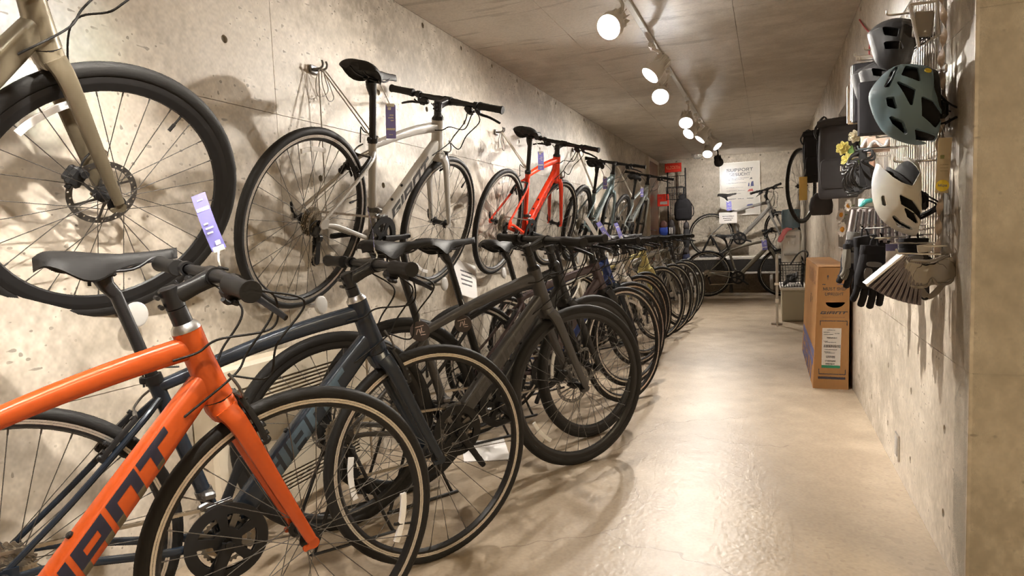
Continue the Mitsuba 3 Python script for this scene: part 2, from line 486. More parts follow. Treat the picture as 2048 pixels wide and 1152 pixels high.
for x, y, L in FILL_PANELS:
    key = thing('added_fill_panel', f'unseen flat white fill panel added to the front room ceiling, {"beside" if y > 0 else "well behind"} the viewer', 'ceiling light', 'added fill panels of the front room')
    obj(key + '__frame', MB().box((x, y, ZC - .02), (.64, 1.24, .04)), WHITE_PLASTIC, smooth=False)
    d = shape(MB().add([[x - .3, y - .6, ZC - .0405], [x + .3, y - .6, ZC - .0405], [x + .3, y + .6, ZC - .0405], [x - .3, y + .6, ZC - .0405]], [[0, 3, 2, 1]]), WHITE_PLASTIC, smooth=False)
    d['emitter'] = {'type': 'area', 'radiance': {'type': 'rgb', 'value': (np.array([1, .82, .54]) * L).tolist()}}
    put(key + '__diffuser', d)

# ------------------------------------------------------------------ bicycles: components in their own axes (x forward, y to the left, z up)


def torus_mesh(R, w, n=88, k=12, h=None):
    h = h or w
    a = np.arange(k) * 2 * np.pi / k
    return MB().lathe(np.stack([R - h / 2 + h / 2 * np.cos(a), w / 2 * np.sin(a)], 1), n, LATHE_Y, closed=True)


def rim_mesh(Ro, depth, w=.0115, n=88):
    pr = [(Ro, w), (Ro - .012, w), (Ro - .016, w * .95), (Ro - depth, w * .45), (Ro - depth - .003, 0), (Ro - depth, -w * .45), (Ro - .016, -w * .95), (Ro - .012, -w), (Ro, -w), (Ro - .004, 0)]
    return MB().lathe(pr, n, LATHE_Y, closed=True)


def track_mesh(Ro, w=.0118, n=88):
    mb = MB()
    for s in (-1, 1):
        for a, b in ((.0100, .0056), (.0048, .0004)):
            mb.lathe([(Ro - a, s * w), (Ro - b, s * w), (Ro - b, s * (w + .0006)), (Ro - a, s * (w + .0006))][::1], n, LATHE_Y, closed=True)
    return mb


def spokes_mesh(Ri, n=28, rear=False):
    mb = MB()
    for i in range(n):
        side = 1 if i % 2 else -1
        a = 2 * math.pi * i / n
        lead = .95 * (1 if (i // 2) % 2 else -1)
        rf, y = .020, side * (.026 if rear else .031)
        p = np.array([rf * math.cos(a + lead), y, rf * math.sin(a + lead)])
        q = np.array([Ri * math.cos(a), side * .002, Ri * math.sin(a)])
        mb.tube([p, q], .00105, 5, caps=False)
        mb.cyl(q + (p - q) * .05, q, .0019, 5)
    return mb


def hub_mesh(rear=False):
    w = .048 if rear else .040
    f = .028 if rear else .032
    return MB().lathe([(0, -w - .014), (.0075, -w - .014), (.0085, -w - .004), (.0075, -w), (.009, -w + .004), (.012, -f - .004), (.0225, -f - .002), (.0225, -f + .002), (.0125, -f + .006),
                       (.0105, 0), (.0125, f - .006), (.0225, f - .002), (.0225, f + .002), (.012, f + .004), (.009, w - .004), (.0075, w), (.0085, w + .004), (.0075, w + .014), (0, w + .014)][::-1], 20, LATHE_Y)


def lever_mesh():
    return MB().tube(spline([(0, .050, 0), (0, .062, .002), (-.012, .068, .02), (-.028, .066, .052)], 14), np.array(.0052), 8)


def reflector_mesh(r=.262):
    a = np.linspace(-.24, .24, 15)
    return MB().sweep(np.stack([r * np.cos(a), 0 * a, r * np.sin(a)], 1), .0085, .0040, up=np.stack([np.cos(a), 0 * a, np.sin(a)], 1), e=5, sides=10)


def valve_mesh(r):
    return MB().cyl((r, 0, 0), (r - .042, 0, 0), .0028, 8).cyl((r - .030, 0, 0), (r - .052, 0, 0), .0045, 8)


def rotor_mesh(r=.086):
    d = Point(0, 0).buffer(r, 24).difference(Point(0, 0).buffer(r - .015, 24))
    for k in range(30):
        a = k * 2 * math.pi / 30
        rr = r - (.005 if k % 2 else .0105)
        d = d.difference(Point(rr * math.cos(a), rr * math.sin(a)).buffer(.0028, 4))
    arms = []
    for k in range(6):
        a = k * math.pi / 3
        p, q = (.020 * math.cos(a), .020 * math.sin(a)), ((r - .012) * math.cos(a + .55), (r - .012) * math.sin(a + .55))
        arms.append(LineString([p, q]).buffer(.0032))
    d = unary_union([d, Point(0, 0).buffer(.024, 10).difference(Point(0, 0).buffer(.012, 10))] + arms)
    return MB().poly(d, .0018, LATHE_Y)


def gear(r, teeth, hole, depth=.004):
    a = np.arange(teeth * 4) * 2 * np.pi / (teeth * 4)
    rr = np.where((np.arange(teeth * 4) % 4) < 2, r + depth / 2, r - depth / 2)
    return Polygon(np.stack([rr * np.cos(a), rr * np.sin(a)], 1)).difference(Point(0, 0).buffer(hole, 10))


def cassette_mesh():
    mb = MB()
    for k in range(8):
        r = .0225 + .0046 * k
        mb.poly(gear(r, 11 + 2 * k, .014), .0018, TR(0, -.048 + .0046 * k, 0) @ LATHE_Y)
    mb.lathe([(.012, -.05), (.016, -.05), (.016, -.012), (.012, -.012)], 14, LATHE_Y, closed=True)
    return mb


def guard_shape(r=.097):
    """A chain guard ring: five arms, kidney-shaped windows."""
    d = Point(0, 0).buffer(r, 24)
    for k in range(5):
        a0 = 2 * math.pi * k / 5 + .30
        pts = [((r - .030) * math.cos(a0 + t), (r - .030) * math.sin(a0 + t)) for t in np.linspace(0, .80, 7)] + [((r - .060) * math.cos(a0 + t), (r - .060) * math.sin(a0 + t)) for t in np.linspace(.68, .12, 6)]
        d = d.difference(Polygon(pts).buffer(.004).buffer(-.001))
    return d.difference(Point(0, 0).buffer(.010, 8))


def crank_arm(L=.170):
    """Along +x from the spindle; outer face at -y."""
    p = np.array([[0, 0, 0], [.02, 0, 0], [.06, -.002, 0], [.12, -.006, 0], [L - .01, -.008, 0], [L + .008, -.008, 0]])
    mb = MB().sweep(p, [.016, .017, .0135, .0115, .0125, .0095], [.008, .008, .0075, .0065, .0065, .006], up=(0, 0, 1), e=3, sides=14)
    return mb.lathe([(.0, -.012), (.009, -.012), (.010, -.008)][::-1], 14, LATHE_Y).lathe([(.0052, -.0165), (.0085, -.0165), (.0085, -.0135)], 14, TR(L) @ LATHE_Y)


def saddle_mesh():
    """Top surface along x from tail (-.135) to nose (.14); z = 0 at the highest point."""
    mb = MB()
    X = np.linspace(-.135, .14, 30)
    t = (X + .135) / .275
    half = .077 * (1 - meshstep(.18, .62, t)) + .0195
    half *= np.sqrt(np.clip(1 - ((.12 - t) / .125).clip(0, 1)**2.4, .02, 1)) * np.sqrt(np.clip(1 - ((t - .93) / .072).clip(0, 1)**2.2, .03, 1))
    top = .006 * np.cos((t - .1) * 6.0) - .004 - .006 * (t - .5).clip(0, 1) - .013 * ((.10 - t) / .10).clip(0, 1)**2
    drop = .021 + .006 * (1 - t) + .037 * np.exp(-((t - .36) / .19)**2)
    a = np.linspace(-1, 1, 15)
    rows = []
    for x, h, z, dz in zip(X, half, top, drop):
        s = np.abs(a)
        rows.append(np.stack([np.full(15, x), a * h * (1 - .10 * s**8), z - dz * s**2.5 - .003 * (1 - s)**2 * (h > .02)], 1))
    rows = np.array(rows)
    under = rows.copy()
    under[..., 2] = np.minimum(rows[..., 2] - .004, rows[..., 2][:, [0]] + .004 + .3 * (rows[..., 2] - rows[..., 2][:, [0]]))
    under[..., 1] *= .96
    n = len(X)
    for g, flip in ((rows, False), (under, True)):
        i, j = np.meshgrid(np.arange(n - 1), np.arange(14), indexing='ij')
        f = np.stack([i * 15 + j, (i + 1) * 15 + j, (i + 1) * 15 + j + 1, i * 15 + j + 1], -1).reshape(-1, 4)
        mb.add(g.reshape(-1, 3), f[:, ::-1] if flip else f)
    for e in (0, 14):
        a_, b_ = rows[:, e], under[:, e]
        v = np.vstack([a_, b_])
        i = np.arange(n - 1)
        f = np.stack([i, i + n, i + n + 1, i + 1], 1)
        mb.add(v, f if e == 14 else f[:, ::-1])
    for e in (0, n - 1):
        v = np.vstack([rows[e], under[e]])
        j = np.arange(14)
        f = np.stack([j, j + 1, j + 16, j + 15], 1)
        mb.add(v, f[:, ::-1] if e == 0 else f)
    return mb


def meshstep(a, b, x):
    t = np.clip((np.asarray(x, float) - a) / (b - a), 0, 1)
    return t * t * (3 - 2 * t)


def rails_mesh():
    mb = MB()
    for s in (-1, 1):
        mb.tube(spline([(-.115, s * .030, -.030), (-.085, s * .024, -.046), (-.02, s * .021, -.050), (.045, s * .020, -.048), (.085, s * .014, -.026), (.112, s * .008, -.014)], 20), .0035, 7)
    return mb


def grip_mesh(flare=True):
    pr = [(.0, 0), (.0180, 0), (.0190, .003), (.0182, .008), (.0162, .014), (.0158, .06), (.0168, .105), (.0188, .117), (.0190, .123), (.0170, .127), (0, .127)]
    return MB().lathe(pr, 18)


def brake_lever_mesh(s):
    """On the bar at the origin, the grip outward at s * y; blade forward and a little down."""
    mb = MB().lathe([(.0115, -.010), (.0165, -.010), (.0165, .010), (.0115, .010)], 14, LATHE_Y, closed=True)
    mb.sweep([(.010, 0, -.004), (.028, s * .004, -.010), (.046, s * .006, -.014)], [.011, .012, .009], [.010, .011, .009], up=(0, 0, 1), e=3, sides=10)
    mb.tube([(.040, -s * .016, -.012), (.040, -s * .036, -.012)], .0052, 8)
    blade = spline([(.044, s * .004, -.014), (.050, s * .024, -.016), (.050, s * .060, -.020), (.058, s * .095, -.026), (.064, s * .118, -.031)], 18)
    mb.sweep(blade, np.linspace(.0070, .0052, len(blade)), np.linspace(.0050, .0034, len(blade)), up=(0, 0, 1), e=2.6, sides=8)
    return mb


def shifter_mesh(s):
    mb = MB().box((.014, 0, -.020), (.036, .040, .024), bevel=.008).box((.020, s * .012, -.034), (.018, .030, .010), bevel=.004)
    return mb.tube(spline([(.020, s * .010, -.034), (.004, s * .030, -.038), (-.010, s * .044, -.034)], 8), .0042, 7)


def brake_arms_mesh():
    """A V-brake seen from the front (+x); wheel in the xz plane, bosses at z = 0, y = +-.042; cable across the top."""
    mb = MB()
    for s in (-1, 1):
        arm = spline([(.006, s * .040, -.006), (.010, s * .041, .02), (.012, s * .040, .06), (.012, s * .032, .104)], 14)
        mb.sweep(arm, np.linspace(.0105, .0070, len(arm)), .0070, up=(0, 1, 0), e=3, sides=8)
        mb.cyl((.014, s * .040, .012), (.021, s * .040, .012), .0055, 8).cyl((.014, s * .040, .030), (.024, s * .040, .030), .0048, 8).cyl((.010, s * .034, .100), (.022, s * .034, .100), .0050, 8)
        mb.lathe([(0, .018), (.0055, .018), (.008, .014), (.008, -.004), (0, -.004)][::-1], 10, FR((.0, s * .042, 0), (0, 1, 0), (0, 0, 1), (1, 0, 0)))
        mb.box((.004, s * .0285, .026), (.016, .010, .011), bevel=.003)
        mb.box((-.004, s * .020, .026), (.062, .009, .012), bevel=.004)
    mb.tube(spline([(.012, -.032, .104), (.014, -.012, .108), (.014, .012, .106), (.012, .032, .104)], 10), .0026, 6)
    return mb


def noodle_mesh():
    return MB().tube(spline([(.013, -.012, .108), (.014, -.050, .112), (.016, -.058, .14), (.014, -.050, .170)], 14), .0030, 8).tube(spline([(.014, -.010, .108), (.014, .030, .105)], 6), .0052, 8)


def caliper_mesh():
    """A disc brake caliper around the rotor edge at the origin, opening towards -x."""
    mb = MB().box((.006, .013, 0), (.040, .018, .052), bevel=.007).box((.006, -.011, 0), (.036, .014, .044), bevel=.006)
    mb.cyl((.004, .012, .018), (.004, .034, .018), .010, 12).cyl((.010, .015, -.022), (.010, .015, -.034), .007, 10)
    return mb.tube(spline([(.014, .016, .026), (.02, .018, .05), (.014, .014, .09)], 10), .0024, 6)


def derailleur_mesh():
    """Hangs below the rear axle (origin), chain plane y = -.035."""
    mb = MB().box((.004, -.050, -.030), (.030, .022, .046), bevel=.008, m=RY(.35))
    mb.box((.022, -.046, -.058), (.030, .020, .030), bevel=.007)
    for s in (-1, 1):
        pl = LineString([(.018, -.062), (.034, -.150)]).buffer(.011)
        mb.poly(pl, .0022, FR((0, -.0365 + s * .0085, 0), (1, 0, 0), (0, 0, 1), (0, -1, 0)))
    mb.tube(spline([(-.004, -.052, -.028), (-.035, -.052, -.040), (-.045, -.050, -.010), (-.015, -.052, .012)], 12), .0024, 6)
    return mb


def pulleys_mesh():
    mb = MB()
    for x, z in ((.019, -.066), (.033, -.146)):
        mb.poly(gear(.0185, 11, .004, .006), .006, FR((x, -.0335, z), (1, 0, 0), (0, 0, 1), (0, -1, 0)))
    return mb


def front_derailleur_mesh():
    """Around the seat tube; origin at the bottom bracket, cage over the big ring."""
    mb = MB().box((.004, -.046, .086), (.062, .003, .030), RY(-.15), .001).box((.006, -.034, .088), (.058, .003, .026), RY(-.15), .001)
    mb.box((-.030, -.026, .118), (.030, .030, .022), None, .006).lathe([(.0175, -.010), (.0205, -.010), (.0205, .010), (.0175, .010)], 14, TR(-.035, 0, .118) @ RY(-.28), closed=True)
    return mb.box((-.012, -.036, .106), (.030, .012, .016), RY(-.3), .004)


def chain_mesh(cs, drop, ring=.088):
    """Around ring and cassette; origin at the rear axle."""
    bb = np.array([math.sqrt(cs**2 - drop**2), -drop])
    up = unit(np.r_[bb, 0])[:2]
    nrm = np.array([-up[1], up[0]])
    a0 = math.atan2(nrm[1], nrm[0])
    pts = [nrm * .042]
    pts += [bb + ring * np.array([math.cos(a), math.sin(a)]) for a in np.linspace(a0, a0 - math.pi + .12, 16)]
    pts += [np.array([.040, -.163]), np.array([.024, -.158]), np.array([.016, -.140]), np.array([.036, -.080]), np.array([.028, -.058]), np.array([.012, -.050])]
    pts += [.042 * np.array([math.cos(a), math.sin(a)]) for a in np.linspace(-.9, -2 * math.pi + a0, 12)]
    p = np.array(pts)
    p3 = np.stack([p[:, 0], np.linspace(-.036, -.036, len(p)), p[:, 1]], 1)
    L = np.linalg.norm(np.diff(np.vstack([p3, p3[:1]]), axis=0), axis=1).sum()
    n = int(L / .0127) // 2 * 2
    q = resample(np.vstack([p3, p3[:1]]), n + 1)
    mb = MB()
    for i in range(n):
        c, d = (q[i] + q[i + 1]) / 2, q[i + 1] - q[i]
        a = math.atan2(d[2], d[0])
        w = .0030 if i % 2 else .0044
        for s in (-1, 1):
            mb.box((0, s * w, 0), (.0165, .0013, .0078), TR(*c) @ RY(-a))
        mb.box((.0064, 0, 0), (.0045, .0068, .0045), TR(*c) @ RY(-a))
    return mb


def letters(word='GIANT', skew=.38):
    """Squared italic capitals, one unit tall, along +x."""
    R = lambda x0, y0, x1, y1: sbox(x0, y0, x1, y1)
    w = 1.32
    forms = {'G': unary_union([R(0, .74, w, 1), R(0, 0, .34, 1), R(0, 0, w, .24), R(w - .34, 0, w, .56), R(.62, .38, w, .56)]), 'I': R(0, 0, .34, 1),
             'A': unary_union([R(0, .74, w, 1), R(0, 0, .34, 1), R(w - .34, 0, w, 1), R(.2, .30, w - .2, .50)]),
             'N': unary_union([R(0, .74, w, 1), R(0, 0, .34, 1), R(w - .34, 0, w, 1)]), 'T': unary_union([R(-.1, .74, w, 1), R(.42, 0, .76, 1)])}
    x, out = 0, []
    for ch in word:
        g = forms[ch]
        out.append(affinity.translate(g, x, 0))
        x += (g.bounds[2] - max(g.bounds[0], 0)) + .20
    return [affinity.affine_transform(g, [1, skew, 0, 1, 0, 0]) for g in out], x - .20 + skew


# ------------------------------------------------------------------ bicycles: the whole machine
RIMG = dict(R=.34, Ro=.3145, w=.030, rimd=.020, wb=1.035, hta=71, off=.047, a2c=.388, ht=.155, sp=.065, rise=.01, st=.44, sadh=.67, disc=False)
DISCG = dict(R=.35, Ro=.3165, w=.036, rimd=.024, wb=1.036, hta=71, off=.047, a2c=.396, ht=.16, sp=.075, rise=.01, st=.42, sadh=.677, disc=True)
CS, DROP = .43, .065


def dt_frame(P, Q):
    t = unit(Q - P)
    return t, unit(np.cross(t, (0, 1, 0)) * -1 if np.cross(t, (0, 1, 0))[2] < 0 else np.cross(t, (0, 1, 0)))


def bicycle(label, group, pose, g, paint, fork_paint=None, logo=None, logo2=None, tire=None, rear_spin=.3, front_spin=.8, crank=-1.0, detail=2, head_ring=BLACK_METAL, tyre_tone=None, name='bicycle', reflect=(0, 100),
            cross=False, bar_rise=0.0, nose_up=0.0):
    key = thing(name, label, 'bicycle', group)
    x, y, z, psi, lean, steer = pose
    fork_paint = fork_paint or paint
    fp_ = PAINTS[fork_paint]
    PM = PAINTS[paint]
    M = TR(x, y, z) @ RZ(psi) @ RX(lean) @ TR(-g['wb'] / 2)
    if nose_up:                                                    # pitched about the front axle
        M = M @ TR(g['wb'], 0, g['R']) @ RY(-nose_up) @ TR(-g['wb'], 0, -g['R'])
    Rw, hta = g['R'], math.radians(g['hta'])
    ax, fw = np.array([-math.cos(hta), 0, math.sin(hta)]), np.array([math.sin(hta), 0, math.cos(hta)])
    fh, rh = np.array([g['wb'], 0, Rw]), np.array([0, 0, Rw])
    A = fh - g['off'] * fw
    S0 = FR(A, fw, (0, 1, 0), ax)                                 # steering axes: x forward across the axis, z up it
    S = S0 @ RZ(steer) @ np.linalg.inv(S0)
    MS = M @ S
    bb = np.array([math.sqrt(CS**2 - DROP**2), 0, Rw - DROP])
    sd = np.array([-math.cos(math.radians(73.5)), 0, math.sin(math.radians(73.5))])
    htb, htt = A + ax * g['a2c'], A + ax * (g['a2c'] + g['ht'])
    steer_top = htt + ax * g['sp']
    clamp = steer_top + fw * .085 + ax * (g['rise'] + bar_rise)
    sc = bb + sd * g['st']
    sad = bb + sd * g['sadh'] + np.array([0, 0, .05])
    disc = g['disc']
    gk = repr(sorted(g.items()))
    K = lambda part: f'{key}__{part}'

    # frame
    dt0, dt1 = bb + np.array([.012, 0, .012]), A + ax * (g['a2c'] + .042) - fw * .004
    t_dt, q_dt = unit(dt1 - dt0), None
    q_dt = np.cross(t_dt, (0, -1, 0))
    q_dt = q_dt if q_dt[2] > 0 else -q_dt
    nS = 14
    u = np.linspace(0, 1, nS)
    dtA = .0285 + .004 * np.sin(u * math.pi) - .002 * u
    dtB = .026 - .005 * u
    dt_path = dt0 + (dt1 - dt0) * u[:, None]

    def frame():
        mb = MB()
        mb.sweep([htb - ax * .004, htb + ax * .03, htb + ax * (g['ht'] * .6), htt + ax * .001], [.0315, .0290, .0265, .0275], sides=20)
        mb.sweep(dt_path, dtA, dtB, up=q_dt, e=3.2, sides=20)
        t0, t1 = htb + ax * (g['ht'] - .036), sc - sd * .028
        tp = t0 + (t1 - t0) * u[:, None] + np.array([0, 0, 1.]) * (.016 * np.sin(u * math.pi) * (1 - .3 * u))[:, None]
        mb.sweep(tp, .0235 - .0095 * u, .019 - .003 * u, up=(0, 0, 1), e=2.8, sides=16)
        if cross:
            t0, t1 = htb + ax * .06, bb + sd * (g['st'] - .16)
            mb.sweep(t0 + (t1 - t0) * u[:, None], .012, .012, up=(0, 0, 1), sides=12)
        mb.cyl(bb, sc, .0170, 16)
        mb.lathe([(.0185, -.034), (.0215, -.034), (.0215, .034), (.0185, .034)], 16, TR(*bb) @ LATHE_Y, closed=True)
        for s in (-1, 1):
            mb.sweep(spline([bb + np.array([-.015, s * .020, -.002]), bb + np.array([-.11, s * .040, .006]), rh + np.array([.10, s * .060, -.010]), rh + np.array([.018, s * .066, -.004])], 12),
                     np.linspace(.0115, .0075, 13), np.linspace(.0085, .0065, 13), up=(0, 0, 1), e=2.6, sides=10)
            s0 = bb + sd * (g['st'] - .055)
            mb.sweep(spline([s0 + np.array([-.005, s * .012, 0]), s0 + (rh - s0) * .18 + np.array([0, s * .038, .004]), s0 + (rh - s0) * .6 + np.array([0, s * .054, .0]), rh + np.array([.004, s * .066, .012])], 12), np.linspace(.0085, .0066, 13), sides=10)
            mb.poly(unary_union([Point(0, 0).buffer(.018, 6), sbox(0, -.014, .026, .020)]), .006, FR(rh + np.array([0, s * .069, 0]), (1, 0, 0), (0, 0, 1), (0, -1, 0)))
        return mb
    obj_key = put(K('frame'), proto('frame' + gk + str(cross), frame, 'mat_paint_black', 32), M, PM)
    # lettering on the down tube
    if logo:
        forms, total = letters()
        h = .050
        L = np.linalg.norm(dt1 - dt0)
        x0 = .185 * L
        sxx = (.625 * L) / (total * h)

        def pieces(f, low):
            cut = f.intersection(sbox(-9, -1, 99, .30)) if low else f.intersection(sbox(-9, .30 if logo2 else -1, 99, 2))
            return [q for q in getattr(cut, 'geoms', [cut]) if q.geom_type == 'Polygon' and q.area > 1e-6]

        def decal(gpoly, side):
            mb = MB()
            for gpoly in [gpoly]:
                m3 = trimesh.creation.extrude_polygon(gpoly, .01, engine='earcut')
                v, fa = np.array(m3.vertices), np.array(m3.faces)
                keep = (v[fa][:, :, 2] < .001).all(1)
                v2, fa2 = trimesh.remesh.subdivide_to_size(v, fa[keep], .22)
                sx = x0 + v2[:, 0] * h * sxx
                if side > 0:
                    sx = x0 + total * h * sxx - v2[:, 0] * h * sxx
                qq = (v2[:, 1] - .5) * h - .0035
                a, b = np.interp(sx / L, u, dtA), np.interp(sx / L, u, dtB)
                qq = np.clip(qq, -.96 * a, .96 * a)
                yy = (b * (1 - np.clip(np.abs(qq) / a, 0, .999)**3.2)**(1 / 3.2) + .0007) * side
                p3 = dt0 + t_dt * sx[:, None] + q_dt * qq[:, None]
                p3[:, 1] += yy
                mb.add(p3, fa2[:, ::-1] if side < 0 else fa2)
            return mb
        for side in (-1, 1):
            for i, f in enumerate(forms):
                for low in ((False, True) if logo2 else (False,)):
                    for j, gp in enumerate(pieces(f, low)):
                        put(obj_key + '__letter', proto(f'letter{gk}{bool(logo2)}{low}{side}{i}{j}', lambda: decal(gp, side), 'mat_logo_ink', True), M, LOGOS[logo2 if low else logo])
    if detail > 1:
        L_dt = np.linalg.norm(dt1 - dt0)
        for q_ in (.30, .45):
            p = dt0 + t_dt * (L_dt * q_) + q_dt * np.interp(q_, u, dtA)
            put(obj_key + '__bottle_bolt', proto('bolt', lambda: MB().lathe([(.0065, 0), (.0065, .004), (.004, .006), (0, .006)], 10), BLACK_METAL), M @ look_frame(p, q_dt))

    # headset, fork
    def headset():
        return MB().sweep([htt, htt + ax * .007, htt + ax * .016], [.0282, .0265, .019], sides=20)

    def spacers():
        return MB().sweep([htt + ax * .014, htt + ax * (g['sp'] - .022)], [.0185, .0178], sides=18)
    put(K('headset'), proto('headset' + gk, headset, head_ring), MS, head_ring)
    put(K('headset_cup'), proto('cup' + gk, lambda: MB().sweep([htb - ax * .008, htb - ax * .002], [.0300, .0312], sides=20), BLACK_METAL), M)
    put(K('spacer'), proto('spacers' + gk, spacers, BLACK_SATIN), MS)

    def fork():
        mb = MB()
        crown = htb - ax * .022
        mb.sweep([htb - ax * .006, crown - ax * .004, crown - ax * .022], [.0290, .0305, .0255], [.0290, .037, .043], up=fw, e=2.6, sides=18)
        for s in (-1, 1):
            tip = fh + np.array([0, s * .054, 0])
            top = crown + np.array([0, s * .036, 0])
            pth = spline([top, top + (tip - top) * .14 + np.array([0, s * .010, 0]) + fw * .004, top + (tip - top) * .55 + np.array([0, s * .006, 0]) + fw * .001, tip + (top - tip) * .03], 14)
            k = len(pth)
            w = np.linspace(0, 1, k)
            mb.sweep(pth, (.0245 if disc else .0235) - .0115 * w, .0145 - .006 * w, up=fw, e=2.7, sides=12)
            mb.poly(unary_union([Point(0, 0).buffer(.013, 6), Point(-.018, -.008).buffer(.006, 5), sbox(-.018, -.012, 0, -.002)]), .007, FR(tip + np.array([0, .0035, 0]), (1, 0, 0), (0, 0, 1), (0, -1, 0)))
        return mb
    fk = put(K('fork'), proto('fork' + gk, fork, 'mat_paint_black', 32), MS, fp_)

    # wheels
    Ri = g['Ro'] - g['rimd']
    tw, td = tire or g['w'], g['R'] - g['Ro'] + .006
    for nm, c, mm, spin, rear in (('front_wheel', fh, MS, front_spin, False), ('rear_wheel', rh, M, rear_spin, True)):
        W = mm @ TR(*c) @ RY(-spin)
        wk = put(K(nm), proto(f'rim{g["Ro"]}{g["rimd"]}', lambda: rim_mesh(g['Ro'], g['rimd']), BLACK_SATIN), W)
        put(wk + '__tire', proto(f'tire{g["R"]}{tw}', lambda: torus_mesh(g['R'], tw, h=max(td, tw * .9)), BLACK_RUBBER), W, tyre_tone)
        if not disc:
            put(wk + '__brake_track', proto('track', lambda: track_mesh(g['Ro']), BRAKE_SILVER, False), W)
        k = put(wk + '__spoke_lacing', proto(f'spokes{Ri}{rear}', lambda: spokes_mesh(Ri, 32 if rear else 28, rear), DARK_STEEL, True), W)
        labels[k] = {'kind': 'stuff'}
        put(wk + '__hub', proto(f'hub{rear}', lambda: hub_mesh(rear), BLACK_METAL), W)
        put(wk + '__quick_release', proto('qr', lever_mesh, BLACK_METAL), mm @ TR(*c))
        if reflect:
            put(wk + '__reflector', proto('reflector', reflector_mesh, REFLECTOR), mm @ TR(*c) @ RY(-math.radians(reflect[rear])))
        put(wk + '__valve', proto(f'valve{Ri}', lambda: valve_mesh(Ri), BLACK_RUBBER), W @ RY(-.11))
        if disc:
            put(wk + '__brake_rotor', proto('rotor', rotor_mesh, DARK_STEEL, False), mm @ TR(*c) @ TR(0, .043, 0))
        if rear:
            put(wk + '__cassette', proto('cassette', cassette_mesh, CHAIN_STEEL, False), mm @ TR(*c))

    # brakes
    if disc:
        put(K('front_brake'), proto('caliper', caliper_mesh, BLACK_PLASTIC), MS @ TR(*(fh + np.array([-.066, .043, .042]))) @ RY(.5) @ RZ(math.pi))
        put(K('rear_brake'), proto('caliper', caliper_mesh, BLACK_PLASTIC), M @ TR(*(rh + np.array([.062, .043, .050]))) @ RY(-.6))
    else:
        d = unit(htb - ax * .03 - fh)
        m = S0.copy()
        boss = fh + d * .272 + fw * .024
        put(K('front_brake'), proto('vbrake', brake_arms_mesh, BLACK_METAL), MS @ FR(boss, np.cross((0, 1, 0), d), (0, 1, 0), d))
        put(K('front_brake') + '__noodle', proto('noodle', noodle_mesh, DARK_STEEL), MS @ FR(boss, np.cross((0, 1, 0), d), (0, 1, 0), d))
        d = unit(bb + sd * (g['st'] - .055) - rh)
        boss = rh + d * .272 + np.cross(d, (0, 1, 0)) * .006
        R_ = FR(boss, np.cross((0, 1, 0), d) * -1, (0, -1, 0), d)
        put(K('rear_brake'), proto('vbrake', brake_arms_mesh, BLACK_METAL), M @ R_)
        put(K('rear_brake') + '__noodle', proto('noodle', noodle_mesh, DARK_STEEL), M @ R_)

    # stem and handlebar
    def stem():
        mb = MB().sweep([steer_top - ax * .020, steer_top + ax * .020], [.0185, .0185], sides=18)
        d = clamp - steer_top
        mb.sweep([steer_top + d * .05, steer_top + d * .55, clamp - d * .08], [.0185, .0165, .0185], [.0165, .0150, .0185], up=ax, e=2.8, sides=14)
        mb.lathe([(.0165, -.021), (.0200, -.021), (.0200, .021), (.0165, .021)], 16, TR(*clamp) @ LATHE_Y, closed=True)
        mb.lathe([(.0, .0035), (.012, .0035), (.0185, 0)][::-1], 16, look_frame(steer_top + ax * .020, ax))
        for s in (-1, 1):
            mb.cyl(steer_top - fw * .024 + ax * s * .010 + np.array([0, -.010, 0]), steer_top - fw * .024 + ax * s * .010 + np.array([0, .010, 0]), .0045, 8)
            mb.cyl(clamp + fw * .012 + ax * .016 * s + np.array([0, -.012, 0]), clamp + fw * .028 + ax * .004 * s + np.array([0, -.012, 0]), .0034, 6)
        return mb
    put(K('stem'), proto('stem' + gk + str(bar_rise), stem, BLACK_SATIN), MS)

    def bar():
        e = np.linspace(-1, 1, 25)
        p = np.stack([-.03 * np.abs(e)**2.2, e * .300, .004 * np.abs(e)], 1)
        return MB().tube(p, .0130 + .0028 * (np.abs(e) < .25) - .0018 * (np.abs(e) > .4), 14)
    hb = put(K('handlebar'), proto('bar', bar, BLACK_SATIN), MS @ TR(*clamp))
    for s in (-1, 1):
        gm = FR(clamp + np.array([-.030, s * .308, .004]), (1, 0, 0), (0, 0, -s), unit((.055, -s * 1.0, -.004)))
        gm[:3, 1] = np.cross(gm[:3, 2], gm[:3, 0])
        put(hb + '__grip', proto('grip', grip_mesh, BLACK_RUBBER), MS @ gm)
        lm = FR(clamp + np.array([-.010, s * .158, .003]), unit((.92, 0, -.38)), (0, 1, 0), unit((.38, 0, .92)))
        put(hb + '__brake_lever', proto(f'lever{s}', lambda: brake_lever_mesh(s), BLACK_METAL), MS @ lm)
        put(hb + '__shifter', proto(f'shifter{s}', lambda: shifter_mesh(s), BLACK_PLASTIC), MS @ lm @ TR(0, -s * .036, 0))

    # cables: from levers and shifters down to frame and brakes
    def cable(a, mids, b, r=.0024):
        pts = [app(S, a)] + [np.asarray(q, float) for q in mids] + [np.asarray(b, float)]
        obj(K('cable'), MB().tube(spline(pts, 50), r, 6), BLACK_RUBBER, m=M, smooth=True)
